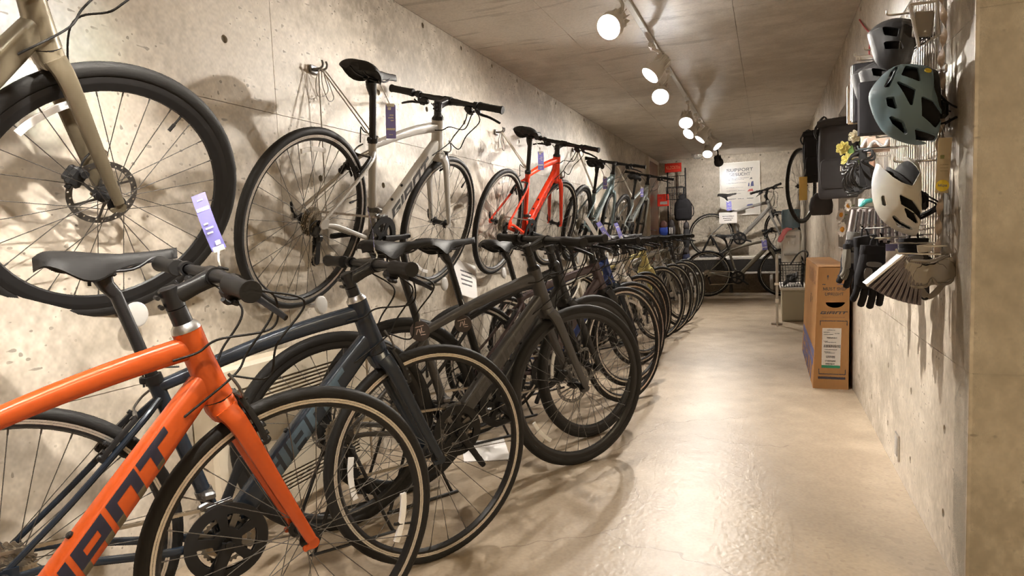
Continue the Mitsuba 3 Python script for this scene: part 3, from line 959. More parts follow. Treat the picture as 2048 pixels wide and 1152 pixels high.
    if detail > 0:
        lr = clamp + np.array([.030, -.122, -.012])
        ll = clamp + np.array([.030, .122, -.012])
        f_ = app(S, clamp + np.array([.11, 0, -.06])) - clamp
        pr, pl = htb + ax * (g['ht'] - .050) + np.array([-.055, -.020, -.006]), dt1 - t_dt * .075 + np.array([0, .024, 0])
        pd = dt1 - t_dt * .085 + np.array([.0, -.022, 0])
        c0 = app(S, clamp)
        o = c0 + app(S, clamp + np.array([1., 0, 0])) * 0
        sd_ = ax * g['ht']
        cable(lr, [c0 + np.array([.070, -.100, -.045]), c0 + np.array([.075, -.075, -.110]), htb + sd_ * .85 + np.array([.030, -.050, 0]), htb + sd_ * .70 + np.array([-.012, -.036, 0])], pr)
        cable(lr + np.array([-.006, .02, -.012]), [c0 + np.array([.085, -.065, -.075]), htb + sd_ * .60 + np.array([.075, -.050, 0]), htb + sd_ * .30 + np.array([.034, -.042, 0])], pd)
        cable(ll + np.array([-.006, -.02, -.012]), [c0 + np.array([.085, .055, -.080]), htb + sd_ * .60 + np.array([.072, .045, 0]), htb + sd_ * .30 + np.array([.030, .042, 0])], pl)
        end = app(S, fh + np.array([-.06, .06, .10])) if disc else app(S, fh + unit(htb - ax * .03 - fh) * .44 + fw * .036 + np.array([0, -.050, 0]))
        cable(lr + np.array([.008, -.02, -.004]), [c0 + np.array([.120, -.125, -.060]), htb + sd_ * .70 + np.array([.120, -.095, 0]), htb + sd_ * .22 + np.array([.085, -.075 if not disc else .02, 0])], end)
        if not disc:
            s0 = bb + sd * (g['st'] - .03)
            e0 = rh + unit(bb + sd * (g['st'] - .055) - rh) * .44 + np.array([-.03, .050, .02])
            obj(K('cable'), MB().tube(spline([sc + np.array([.06, .018, .012]), sc + np.array([-.02, .03, .020]), e0 + np.array([.0, .01, .06]), e0], 16), .0024, 6), BLACK_RUBBER, m=M, smooth=True)

    # saddle
    spm = sad - np.array([0, 0, .05])

    def post():
        mb = MB().cyl(bb + sd * (g['st'] - .02), spm - sd * .030, .0137, 16)
        mb.sweep([spm - sd * .034, spm - sd * .012 + np.array([-.010, 0, 0]), spm + np.array([-.014, 0, .010])], [.0145, .017, .022], [.0145, .019, .020], up=(1, 0, 0), e=2.6, sides=14)
        return mb.box(spm + np.array([-.012, 0, .014]), (.052, .050, .010), bevel=.004).cyl(spm + np.array([-.038, 0, -.01]), spm + np.array([-.038, 0, .026]), .0035, 8)
    put(K('seat_post'), proto('post' + gk, post, BLACK_SATIN), M)

    def collar():
        mb = MB().sweep([sc - sd * .016, sc + sd * .004], [.0205, .0205], sides=16)
        return mb.box(sc - sd * .006 + np.array([-.022, 0, 0]), (.014, .018, .016), bevel=.003)
    put(K('seat_clamp'), proto('collar' + gk, collar, BLACK_METAL), M)
    sk = put(K('saddle'), proto('saddle', saddle_mesh, SADDLE_VINYL, 60), M @ TR(*(sad + np.array([0, 0, .021]))))
    put(sk + '__rail', proto('rails', rails_mesh, BLACK_METAL), M @ TR(*(sad + np.array([0, 0, .021]))))

    # drive train
    C = M @ TR(*bb)
    Q = C @ RY(crank)
    ck = put(K('crankset'), proto('arm', crank_arm, BLACK_METAL), Q @ TR(0, -.066, 0))
    put(ck + '__crank_arm', proto('arm', crank_arm, BLACK_METAL), C @ RY(crank + math.pi) @ RX(math.pi) @ TR(0, -.066, 0))
    put(ck + '__chain_guard', proto('guard', lambda: MB().poly(guard_shape(), .0045, TR(0, -.0545, 0) @ LATHE_Y), BLACK_PLASTIC, False), Q)
    put(ck + '__chainring', proto('ring1', lambda: MB().poly(gear(.088, 46, .0685), .003, TR(0, -.046, 0) @ LATHE_Y), BLACK_METAL, False), Q)
    put(ck + '__chainring', proto('ring2', lambda: MB().poly(gear(.0585, 32, .050), .003, TR(0, -.038, 0) @ LATHE_Y).poly(LineString([(-.068, 0), (.068, 0)]).buffer(.008), .004, TR(0, -.044, 0) @ LATHE_Y).poly(LineString([(0, -.06), (0, .06)]).buffer(.008), .004, TR(0, -.044, 0) @ LATHE_Y), DARK_STEEL, False), Q)
    put(K('chain'), proto(f'chain', lambda: chain_mesh(CS, DROP), CHAIN_STEEL, False), M @ TR(*rh))
    put(K('front_derailleur'), proto('fd', front_derailleur_mesh, DARK_STEEL), C)
    rdk = put(K('rear_derailleur'), proto('rd', derailleur_mesh, BLACK_METAL), M @ TR(*rh))
    put(rdk + '__pulley', proto('pulleys', pulleys_mesh, BLACK_PLASTIC, False), M @ TR(*rh))
    return dict(key=key, M=M, MS=MS, S=S, clamp=clamp, sad=sad, sc=sc, rh=rh, fh=fh, bb=bb, htb=htb, htt=htt, g=g, steer_top=steer_top, ax=ax, fw=fw, sd=sd)


# lower row, parked at a slant against the left wall: nearest first
def RG(**k):
    return dict(RIMG, **k)


def DG(**k):
    return dict(DISCG, **k)


ROW = 'bicycles parked in a row along the left wall'
LOW = [
    bicycle('glossy orange flat-bar bicycle nearest the viewer, cut off by the left edge', ROW, (-1.1414, .6158, 0, 1.2873, 0, -.2079), RG(a2c=.393, wb=1.045, ht=.149, sp=.069), 'orange', logo='ink', logo2='olive', crank=2.2, head_ring=STEEL, front_spin=-.35, reflect=(-10, 95)),
    bicycle('dark navy flat-bar bicycle, second in the row, behind the orange one', ROW, (-1.2382, 1.2359, 0, 1.0091, .0191, -.028), RG(a2c=.384, wb=1.03, ht=.155, sp=.062, st=.443, sadh=.685), 'navy', logo='slate', crank=2.0, head_ring=STEEL, front_spin=1.5, reflect=(183, 210)),
    bicycle('matt titanium grey disc-brake bicycle with fat black tyres, third in the row', ROW, (-1.0758, 2.1842, 0, .9343, .0426, -.0247), DG(a2c=.396, ht=.164, sp=.081, st=.417, sadh=.677), 'titanium', logo='grey', crank=1.0, front_spin=1.1, reflect=(222, 200)),
    bicycle('matt black disc-brake bicycle close behind the grey one', ROW, (-1.0689, 2.5503, 0, 1.0378, 0, .02), DG(), 'black', crank=.8, front_spin=.5, reflect=(170, 200)),
    bicycle('dark brown-black bicycle with silver-edged front rim, fifth in the row', ROW, (-1.0855, 3.26, 0, .95, 0, .12), RG(), 'maroon', fork_paint='black', crank=2.1, front_spin=.6, reflect=(62, 20)),
    bicycle('blue bicycle in the middle of the row, sixth from the viewer', ROW, (-1.1118, 3.6422, 0, 1.0, 0, .02), RG(), 'blue', fork_paint='navy', crank=.5, front_spin=-.7),
    bicycle('white bicycle in the middle of the row, beside the blue one', ROW, (-1.1659, 4.2913, 0, 1.03, 0, .017), RG(), 'white', crank=1.4),
    bicycle('cream bicycle in the middle of the row, right behind the white one', ROW, (-1.187, 4.6771, 0, 1.03, 0, .035), RG(), 'cream', crank=.2),
    bicycle('pale yellow bicycle in the far part of the row, past the cream one', ROW, (-1.20, 5.46, 0, 1.0, 0, -.02), RG(), 'yellow', crank=1.9),
    bicycle('silver bicycle in the far part of the row, third from its end', ROW, (-1.1422, 5.8787, 0, 1.02, 0, .03), RG(), 'silver', crank=.9),
    bicycle('olive grey bicycle in the far part of the row, second from its end', ROW, (-1.1244, 6.3698, 0, 1.02, 0, .033), RG(), 'olive', crank=1.5),
    bicycle('dark bicycle at the far end of the row', ROW, (-1.1543, 6.872, 0, 1.0, 0, -.05), RG(), 'titanium', crank=.4)]

# upper row, hung on pegs along the left wall and leaning out from it
HUNG = 'bicycles hung high on the left wall'
UP = [
    bicycle('champagne bronze disc-brake bicycle hung at the left edge, only front wheel and fork showing', HUNG, (-1.6277, .6231, .8056, 1.711, .3216, -.3338), DG(wb=1.04, rimd=.034), 'bronze', tire=.030, nose_up=.15, front_spin=.9, reflect=(130, 60)),
    bicycle('light grey bicycle with dark lettering hung on the left wall', HUNG, (-1.6605, 2.4088, .7585, 1.5606, .2783, -.0245), RG(a2c=.385, wb=1.0, ht=.151, sp=.062, st=.422, sadh=.632), 'silver', logo='grey', crank=-.1, rear_spin=.2, reflect=(250, 97)),
    bicycle('bright red-orange bicycle hung on the left wall', HUNG, (-1.6412, 4.241, .763, 1.5329, .2409, -.1418), RG(st=.431, wb=1.005, sadh=.641), 'red', logo='rust', crank=.1),
    bicycle('teal grey bicycle hung on the left wall, nearer of the two beyond the red one', HUNG, (-1.665, 6.08, .7614, 1.5363, .2567, .1123), DG(a2c=.395, sadh=.604, st=.39), 'teal', logo='pale', crank=.4),
    bicycle('pale icy grey bicycle hung on the left wall, last before the brown door', HUNG, (-1.660, 7.86, .770, 1.5, .28, .15), DG(a2c=.395, sadh=.608, st=.40), 'ice', crank=.9)]

BACK_F = bicycle('dark bronze bicycle displayed up on the black bench before the poster', 'bicycles in front of the back wall', (-.30, 10.42, .57, .0, 0, -.80), RG(wb=1.04, sadh=.66), 'grey', crank=.3, reflect=None, bar_rise=.08)
BACK_G = bicycle('matt bronze bicycle parked on the floor in front of the black bench', 'bicycles in front of the back wall', (-.3194, 9.93, 0, .06, 0, .15), RG(wb=1.04, w=.042, R=.345, sadh=.6), 'olive', crank=.6, reflect=None, bar_rise=.02)

# ------------------------------------------------------------------ stands, pegs, cords and tags that go with the bicycles
STAND = mat('stand_black', (.02, .02, .021), .4, metal=.4)


def stand_mesh(Rw):
    """A display stand: on each side of the rear axle two rods down to a bent foot on the floor."""
    mb = MB()
    for s in (-1, 1):
        hub = np.array([0, s * .082, Rw])
        for e in (-1, 1):
            mb.tube(spline([hub, hub + np.array([e * .045, s * .02, -.12]), np.array([e * .13, s * .115, .012]), np.array([e * .15, s * .135, .0065])], 12), .0062, 8)
        mb.tube([(-.15, s * .135, .0065), (.15, s * .135, .0065)], .0062, 8)
        mb.lathe([(0, -.012), (.012, -.012), (.012, .012), (0, .012)][::-1], 12, TR(*hub) @ LATHE_Y)
    return mb


order = ['nearest', 'second', 'third', 'fourth', 'fifth', 'sixth', 'seventh', 'eighth', 'ninth', 'tenth', 'eleventh', 'twelfth']
riders = ['orange', 'dark navy', 'titanium grey', 'matt black', 'brown-black', 'blue', 'white', 'cream', 'pale yellow', 'far silver', 'far olive grey', 'farthest']
for b, w in zip(LOW, riders):
    k = thing('display_stand', f'black wire display stand under the rear wheel of the {w} bicycle', 'bicycle stand', 'wire stands under the parked bicycles')
    Rw = b['g']['R']
    obj(k + "__frame", stand_mesh(Rw), STAND, m=b['M'])

PEG_WHITE = mat('peg_white', (.42, .41, .39), .3, coat=.4)
CORD = mat('cord_grey', (.36, .34, .31), .6)
ROD_PALE = mat('rod_pale', (.72, .68, .62), .45)
names_up = ['bronze', 'light grey', 'red-orange', 'nearer teal', 'icy grey']
for b, w in zip(UP, names_up):
    for which, c, far in (('front', b['fh'], .07 if b is UP[0] else .088), ('rear', b['rh'], .088)):
        k = thing('wall_peg', f'round-capped wall peg carrying the {which} wheel of the {w} hung bicycle', 'wall peg', 'pegs under the hung bicycles')
        p = app(b['M'], c + np.array([far, 0, -math.sqrt(b['g']['R']**2 - far**2) - .010]))
        q0, q1 = np.array([XL + .001, p[1], p[2] - .004]), np.array([p[0] + .055, p[1], p[2]])
        obj(k + '__rod', MB().cyl(q0, q1, .0085, 12), PEG_WHITE)
        obj(k + '__cap', MB().lathe([(0, 0), (.033, 0), (.036, .003), (.036, .009), (.030, .013), (0, .014)], 28, look_frame(q1 - [.006, 0, 0], (1, 0, 0))), PEG_WHITE)
for b, (hy, hz), w, pale in zip(UP[1:], [(2.165, 1.703), (4.047, 1.71), (5.908, 1.80), (7.62, 1.80)], names_up[1:], (False, True, True, True)):
    k = thing('wall_hook', f'small steel wall hook with tether above the {w} hung bicycle', 'wall hook', 'tether hooks on the left wall')
    o = np.array([XL, hy, hz])
    obj(k + '__bracket', MB().box(o + [.006, 0, 0], (.012, .05, .034), bevel=.003).tube(spline([o + [.01, -.012, 0], o + [.05, -.012, 0], o + [.062, -.012, .012], o + [.058, -.012, .028]], 10), .0042, 8).tube(spline([o + [.01, .014, 0], o + [.05, .014, 0], o + [.062, .014, .012], o + [.058, .014, .028]], 10), .0042, 8), DARK_STEEL)
    e = app(b['M'], b['sc'])
    for d in (-.010, .014):
        obj(k + '__tether', MB().tube(np.array([o + [.05, d, -.004], e + [-.004, d * 1.6, .012]]), .0055 if pale else .0026, 8), ROD_PALE if pale else CORD)
    obj(k + '__cord', MB().tube(spline([o + [.045, -.01, 0], o + [.03, -.020, -.05], o + [.025, -.010, -.105], o + [.03, .030, -.100], o + [.03, .055, -.07], o + [.03, .04, -.03], o + [.045, .01, 0]], 42), .0022, 6), CORD)
    obj(k + '__cord', MB().tube(spline([o + [.045, .0, 0], o + [.03, .020, -.06], o + [.028, .055, -.115], o + [.03, .088, -.100], o + [.03, .065, -.05], o + [.045, .012, 0]], 36), .0022, 6), CORD)
    if not pale:
        obj(k + '__cord', MB().tube(np.array([o + [.035, -.006, 0], [XL + .022, hy + .004, .98]]), .0030, 6), CORD)


def price_tag(base, up, face, h, w, label, bands=True, paper=TAG_BLUE, string=None):
    """A card that stands on or hangs from its tie at `base`."""
    k = thing('price_tag', label, 'price tag', 'price tags on the bicycles')
    z = unit(face)
    y = unit(np.asarray(up, float) - z * np.dot(z, up))
    m = FR(np.asarray(base, float), np.cross(y, z), y, z)
    mb = MB()
    n = 6                                             # a slight bow along the card
    for i in range(n):
        a0, a1 = i / n, (i + 1) / n
        b0, b1 = .004 * math.sin(a0 * math.pi), .004 * math.sin(a1 * math.pi)
        v = [[-w / 2, a0 * h, b0], [w / 2, a0 * h, b0], [w / 2, a1 * h, b1], [-w / 2, a1 * h, b1]]
        mb.add(v, [[0, 1, 2, 3]], m)
        mb.add([[p[0], p[1], p[2] - .0006] for p in v], [[3, 2, 1, 0]], m)
    obj(k + '__card', mb, paper, smooth=True)
    if bands:
        for j, (t0, t1, x0, x1) in enumerate([(.70, .76, -.44, .44), (.30, .33, -.30, .10), (.38, .41, -.30, .25), (.46, .49, -.30, .0), (.08, .16, -.05, .30), (.88, .90, -.2, .2)]):
            c = (t0 + t1) / 2
            obj(k + '__print', MB().box(((x0 + x1) / 2 * w, c * h, .004 * math.sin(c * math.pi) + .0005), ((x1 - x0) * w, (t1 - t0) * h, .0006), m), CARD_WHITE, smooth=False)
    tie = np.asarray(string if string is not None else m[:3, 3] - y * .02)
    foot = m[:3, 3]
    obj(k + '__tie', MB().tube(spline([tie, (tie + foot) / 2 + z * .006, foot + y * .004], 10), .0022, 6).box((0, .002, .001), (w * .8, .012, .003), m, .001), mat('tie_clear', (.75, .74, .70), .25) if 'mat_tie_clear' not in scene else 'mat_tie_clear')


VIEW = np.array([.25, -.95, .1])


def at(b, part, steered=True):
    return app(b['MS'] if steered else b['M'], b[part])


c0 = at(LOW[0], 'clamp')
price_tag(c0 + [.008, .012, .052], (-.33, -.02, .94), (.35, -.93, .05), .118, .030, 'blue-violet price tag standing up from the handlebar of the orange bicycle', string=c0 + [.012, .008, .012])
c1 = at(LOW[1], 'clamp')
price_tag(c1 + [-.004, .01, .040], (-.36, 0, .93), (.82, .56, .1), .125, .040, 'thin violet price tag seen edge-on above the handlebar of the navy bicycle', string=c1 + [.005, .0, .014])
for b, h, lab in ((UP[1], .13, 'blue-violet price tag hanging from the saddle of the light grey hung bicycle'), (UP[2], .12, 'blue-violet price tag hanging from the saddle of the red-orange hung bicycle'),
                  (UP[3], .11, 'small violet price tag hanging below the saddle of the nearer teal hung bicycle'), (UP[4], .11, 'small violet price tag hanging below the saddle of the icy grey hung bicycle')):
    p = at(b, 'sad', False)
    price_tag(p + np.array([.055, .01, -.13]), (.02, -.10, -1), (.45, -.88, .05), h, .038, lab, string=p + np.array([.012, .0, -.035]))
c4, c5, c6 = at(LOW[4], 'clamp'), at(LOW[5], 'clamp'), at(LOW[6], 'clamp')
price_tag(c4 + [.0, .0, .02], (-.52, -.1, .85), (.75, -.62, .30), .15, .030, 'white price tag standing up from the handlebar of the brown-black bicycle', paper=CARD_WHITE, bands=False)
price_tag(c5 + [.0, .0, .02], (-.50, -.1, .85), (.5, -.86, .2), .13, .032, 'pale violet price tag standing up from the handlebar of the blue bicycle')
price_tag(c6 + [.0, .0, .02], (-.25, -.1, .95), (.5, -.86, .2), .12, .030, 'pale violet price tag standing up from the handlebar of the white bicycle')
pF = at(BACK_F, 'sad', False)
price_tag(pF + [.03, -.03, -.10], (.05, 0, -1), (.1, -.99, 0), .15, .075, 'violet price tag below the saddle of the bicycle on the bench', string=pF + [.0, -.01, -.03])
pG = at(BACK_G, 'htt')
price_tag(pG + [-.03, -.05, -.02], (.12, 0, -1), (.1, -.99, 0), .15, .07, 'violet price tag at the handlebar of the matt bronze floor bicycle', string=pG + [0, -.02, .05])
k = thing('price_card', 'white price card hanging below the saddle tag of the bicycle on the bench', 'price card')
obj(k + '__card', MB().box(pF + [.02, -.06, -.36], (.26, .003, .17)), CARD_WHITE, smooth=False)
INK = mat('print_grey', (.12, .12, .13), .6)
for i in range(3):
    obj(k + '__print', MB().box(pF + [.02, -.0625, -.335 - .03 * i], (.17 - .03 * i, .001, .010)), INK, smooth=False)

# round saddle tags of the grey and the black bicycle
TAGBLACK = mat('tag_black', (.055, .042, .038), .35, coat=.3)
TAGPRINT = mat('tag_print', (.46, .36, .34), .5)
for b, lab, off in ((LOW[2], 'round dark hang tag on the seat post of the titanium grey bicycle', (.050, -.080, -.005)), (LOW[3], 'round dark hang tag on the seat post of the matt black bicycle', (.030, -.075, -.035))):
    k = thing('hang_tag', lab, 'hang tag', 'round hang tags on seat posts')
    p = at(b, 'sc', False) + np.array(off)
    m = look_frame(p, (.35, -.93, .08))
    obj(k + '__disc', MB().lathe([(0, -.001), (.035, -.001), (.0355, 0), (.035, .001), (0, .001)], 32, m), TAGBLACK)
    for x, y, w_, h_, r in ((-.004, .016, .036, .003, .25), (-.010, -.002, .004, .020, -.3), (.000, .000, .004, .018, .3), (.010, -.003, .016, .003, .1), (.012, -.012, .018, .003, .1), (.006, .006, .004, .014, 0)):
        obj(k + '__print', MB().box((0, 0, 0), (w_, h_, .0006), m @ TR(x, y, .0014) @ RZ(r)), TAGPRINT, smooth=False)
    top = at(b, 'sc', False) + np.array([.0, -.016, .10 if b is LOW[2] else .06])
    obj(k + '__loop', MB().tube(spline([app(m, [0, .034, 0]), (app(m, [0, .034, 0]) + top) / 2 + [.02, -.02, 0], top], 12), .0016, 6), CORD)

# sheets of paper below the hung bicycles and on the floor
k = thing('paper_sheet', 'white printed sheet propped against the left wall behind the grey bicycle', 'paper sheet', 'loose paper sheets')
m = FR((XL + .035, 3.42, .755), unit((0, .97, -.22)), unit((-.12, .22, .97)), unit((.99, .03, .12)))
m[:3, 1] = np.cross(m[:3, 2], m[:3, 0])
obj(k + '__sheet', MB().box((0, 0, 0), (.30, .21, .001), m), CARD_WHITE, smooth=False)
for i in range(4):
    obj(k + '__print', MB().box((.01, .045 - .026 * i, .0010), (.16 - .02 * (i % 2), .009, .0006), m), INK, smooth=False)
k = thing('paper_sheet', 'white sheet lying on the floor under the grey and black bicycles', 'paper sheet', 'loose paper sheets')
obj(k + '__sheet', MB().box((-1.24, 2.65, .0012), (.21, .297, .0012), TR(-1.24, 2.65) @ RZ(.5) @ TR(1.24, -2.65)), CARD_WHITE, smooth=False)

# ------------------------------------------------------------------ convector against the left wall
ENAMEL = mat('enamel_beige', (.52, .45, .345), .4, coat=.2)
k = thing('convector', 'low beige floor convector with louvred grilles against the left wall', 'heater')
XC, XW = -1.615, XL + .001
ENAMEL_BROWN = mat('enamel_brown', (.30, .24, .17), .45)
bxm = lambda c, e: to_manifold(*(lambda q: (q.vertices, q.faces))(trimesh.creation.box(e, TR(*c))))
case = to_manifold(*(lambda q: (q.vertices, q.faces))(trimesh.Trimesh(*MB().box(((XW + XC) / 2, 1.87, .325), (XC - XW, .83, .57), bevel=.012).get())))
case = case - bxm(((XW + XC) / 2, 1.87, .325), (XC - XW - .010, .80, .53))       # hollow, with slots through the front
for z0, n in ((.455, 6), (.115, 5)):
    for i in range(n):
        case = case - bxm((XC, 1.87, z0 + i * .014), (.03, .66, .0085))
obj(k + '__case', case, ENAMEL, 30)
obj(k + '__plinth', MB().box(((XW + XC) / 2 - .01, 1.87, .02), (XC - XW - .02, .78, .04)), ENAMEL_BROWN, smooth=False)
obj(k + '__side_panel', MB().box(((XW + XC) / 2, 2.294, .315), (XC - XW - .006, .014, .54), bevel=.004), ENAMEL_BROWN)

# ------------------------------------------------------------------ bicycle carton by the right wall
CARTON = bumped('carton', mikit.proc(lambda p, n, uv: mikit.mix((.34, .172, .064), (.39, .205, .082), mikit.fbm(p.x * 8, p.y * 8, p.z * 3, 3)) * (.95 + .08 * mikit.noise(p.x * 300, p.y * 300, p.z * 40))), lambda p, n, uv: .0006 * mikit.noise(p.x * 30, p.y * 30, p.z * 6), 1.0, rough=.7, spec=.25)
PRINT = mat('carton_print', (.035, .028, .040), .6)
PRINT_BLUE = mat('carton_print_blue', (.11, .11, .24), .6)
PRINT_TAN = mat('carton_print_tan', (.22, .10, .045), .6)
GREEN = mat('label_green', (.02, .20, .10), .5)
k = thing('cardboard_box', 'tall brown bicycle carton standing on the floor against the right wall', 'cardboard box')
Y0, Y1, ZB = 4.245, 5.55, .742
xl = lambda z: .253 + .030 * z / ZB
xr = lambda z: .447 + .006 * z / ZB
v = [[xl(z) if s == 0 else xr(z), y, z] for y in (Y0 + .02, Y1) for z in (0, ZB) for s in (0, 1)]
obj(k + '__body', MB().add(v, [[5, 4, 6, 7], [4, 0, 2, 6], [1, 5, 7, 3], [2, 3, 7, 6], [4, 5, 1, 0]]), CARTON, smooth=False)
mf = FR((0, Y0, 0), (1, 0, 0), (0, 0, 1), (0, -1, 0))
a = np.linspace(0, math.pi, 20)
hole = Polygon(np.vstack([np.stack([.3755 + .0515 * np.cos(a), .530 - .034 * np.sin(a)], 1)]))
fp = Polygon([(xl(0), 0), (xr(0), 0), (xr(ZB), ZB - .004), (xl(ZB), ZB)])
obj(k + '__front_panel', MB().poly(fp.difference(hole), .020, mf @ TR(0, 0, -.0201)), CARTON, smooth=False)
obj(k + '__top_flap', MB().box((.368, (Y0 + Y1) / 2, ZB + .0025), (.165, Y1 - Y0 - .01, .005), bevel=.001), CARTON, smooth=False)


def print_text(parent, text, x, z, h, m, bsdf, center=True, width=None, bold=True, part='lettering'):
    t = meshkit.text_mesh(text, h, .0004, bold=bold)
    v_ = np.array(t.vertices)
    if width:
        v_[:, 0] *= width / (v_[:, 0].max() - v_[:, 0].min())
    if center:
        v_[:, 0] -= (v_[:, 0].max() + v_[:, 0].min()) / 2
    return obj(parent + '__' + part, MB().add(v_, t.faces, m @ TR(x, z, .0002)), bsdf, smooth=False)


def logo_text(parent, x, z, h, m, bsdf, width):
    forms, total = letters()
    sx = width / total
    for f in forms:
        obj(parent + '__letter', MB().poly(affinity.scale(f, sx, h, origin=(0, 0)), .0004, m @ TR(x - width / 2, z, .0002)), bsdf, smooth=False)


def prt(shape_, bsdf, m=None, part='print'):
    return obj(k + '__' + part, MB().poly(shape_, .0004, (mf if m is None else m) @ TR(0, 0, .0002)), bsdf, smooth=False)


prt(unary_union([sbox(.404, .646, .410, .706), Polygon([(.407, .711), (.384, .690), (.386, .685), (.407, .703), (.428, .685), (.430, .690)]), sbox(.385, .637, .430, .642)]), PRINT_BLUE, part='arrow_mark')
prt(unary_union([sbox(.334, .668, .337, .690), Point(.3355, .692).buffer(.004), Polygon([(.330, .690), (.341, .690), (.3355, .672)])]), PRINT, part='glass_mark')
prt(sbox(.305, .637, .324, .642), PRINT)
print_text(k, 'MUST SHIP', .374, .603, .018, mf, PRINT, width=.128)
print_text(k, 'UPRIGHT', .370, .571, .018, mf, PRINT, width=.100)
logo_text(k, .368, .459, .017, mf, PRINT, .150)
prt(sbox(.305, .438, .428, .4415), PRINT_TAN)
prt(unary_union([sbox(.292, .415, .441, .420), sbox(.292, .390, .296, .420), sbox(.437, .390, .441, .420)]), PRINT, part='bracket_mark')
prt(unary_union([sbox(.284, .089, .432, .094), sbox(.284, .089, .288, .122), sbox(.428, .089, .432, .122)]), PRINT, part='bracket_mark')
prt(sbox(.281, .060, .430, .075), PRINT)
lab = obj(k + '__shipping_label', MB().poly(Polygon([(.300, .133), (.402, .131), (.409, .374), (.305, .374)]), .0006, mf @ TR(0, 0, .0002)), CARD_WHITE, smooth=False, label='white shipping label with rows of barcodes')
ml = mf @ TR(0, 0, .0008)
obj(lab + '__band', MB().poly(sbox(.300, .129, .402, .146), .0004, ml), GREEN, smooth=False)
rr = random.Random(3)
for z0, z1, x0, x1 in ((.310, .319, .330, .385), (.255, .272, .313, .402), (.190, .205, .325, .372), (.168, .177, .320, .376), (.150, .159, .322, .372)):
    bars, x = [], x0
    while x < x1:
        w_ = rr.choice((.0008, .0014, .0022))
        bars.append(sbox(x, z0, x + w_, z1))
        x += w_ + rr.choice((.0008, .0012))
    kk = obj(lab + '__barcode', MB().poly(unary_union(bars), .0003, ml), PRINT, smooth=False, kind='stuff')
for z0, x0, x1 in ((.360, .330, .375), (.346, .312, .345), (.340, .372, .398), (.332, .312, .365), (.292, .312, .335), (.285, .318, .380), (.240, .316, .385), (.226, .314, .350), (.220, .320, .372)):
    obj(lab + '__print', MB().poly(sbox(x0, z0, x1, z0 + .0035), .0003, ml), INK, smooth=False)
ms = FR((0, 0, 0), (0, -1, 0), (0, 0, 1), (-1, 0, 0))


def side_m(y, z):
    """Print frame on the carton's leaning left side at depth y, height z."""
    yv = unit((.030, 0, ZB))
    return FR((xl(z) - .0005, y, z), (0, -1, 0), yv, np.cross((0, -1, 0), yv))


for i, y in enumerate((5.05, 4.93, 4.82, 4.71, 4.60, 4.50, 4.41)):
    obj(k + '__print', MB().poly(sbox(-.012, -.045, .014 + .008 * (i % 2), .045), .0004, side_m(y, .665)), PRINT_TAN, smooth=False)
obj(k + '__print', MB().poly(Point(0, 0).buffer(.012).union(sbox(-.004, -.03, .004, .0)), .0004, side_m(4.66, .52)), PRINT, smooth=False)
obj(k + '__print', MB().poly(sbox(-.010, -.03, .010, .03), .0006, side_m(4.78, .505)), PRINT, smooth=False)  # hand-hole slot, its dark inside painted as a flat near-black patch
forms, total = letters()
obj(k + '__print', MB().poly(sbox(-1.22, .0, -.02, .055), .0004, side_m(4.27, .175)), PRINT_BLUE, smooth=False)
for f in forms:
    obj(k + '__letter', MB().poly(affinity.translate(affinity.scale(f, 1.15 / total, .16, origin=(0, 0)), -1.2, 0), .0004, side_m(4.27, .004)), PRINT_BLUE, smooth=False)

# ------------------------------------------------------------------ cabinet with basket, chrome stand, water cooler
CAB = mat('cabinet_beige', (.46, .43, .335), .45)
k = thing('cabinet', 'small pale beige cabinet with white top beside the carton', 'cabinet')
obj(k + '__body', MB().box((.255, 7.60, .165), (.235, .70, .33), bevel=.004), CAB)
obj(k + '__top', MB().box((.250, 7.60, .346), (.262, .74, .030), bevel=.005), WHITE_PLASTIC)
obj(k + '__door', MB().box((.255, 7.243, .165), (.215, .016, .30), bevel=.003), CAB)
WIRE = mat('wire_black', (.015, .015, .016), .4, metal=.3)


def wire_basket(c, sx, sy, z0, z1, n=8, rows=5, r=.0035, flare=1.12):
    mb = MB()
    def ring(t):
        f = 1 + (flare - 1) * t
        z = z0 + (z1 - z0) * t
        return np.array([[c[0] - sx / 2 * f, c[1] - sy / 2 * f, z], [c[0] + sx / 2 * f, c[1] - sy / 2 * f, z], [c[0] + sx / 2 * f, c[1] + sy / 2 * f, z], [c[0] - sx / 2 * f, c[1] + sy / 2 * f, z]])
    for i in range(rows):
        q = ring(i / (rows - 1))
        mb.tube(np.vstack([q, q[:1]]), r * (1.8 if i == rows - 1 else 1), 6)
    for e in range(4):
        a0, b0 = ring(0)[e], ring(0)[(e + 1) % 4]
        a1, b1 = ring(1)[e], ring(1)[(e + 1) % 4]
        for j in range(n + 1):
            t = j / n
            mb.tube([a0 + (b0 - a0) * t, a1 + (b1 - a1) * t], r * .8, 5, caps=False)
    q = ring(0)
    for j in range(1, n):
        t = j / n
        mb.tube([q[0] + (q[1] - q[0]) * t, q[3] + (q[2] - q[3]) * t], r * .8, 5, caps=False)
    return mb


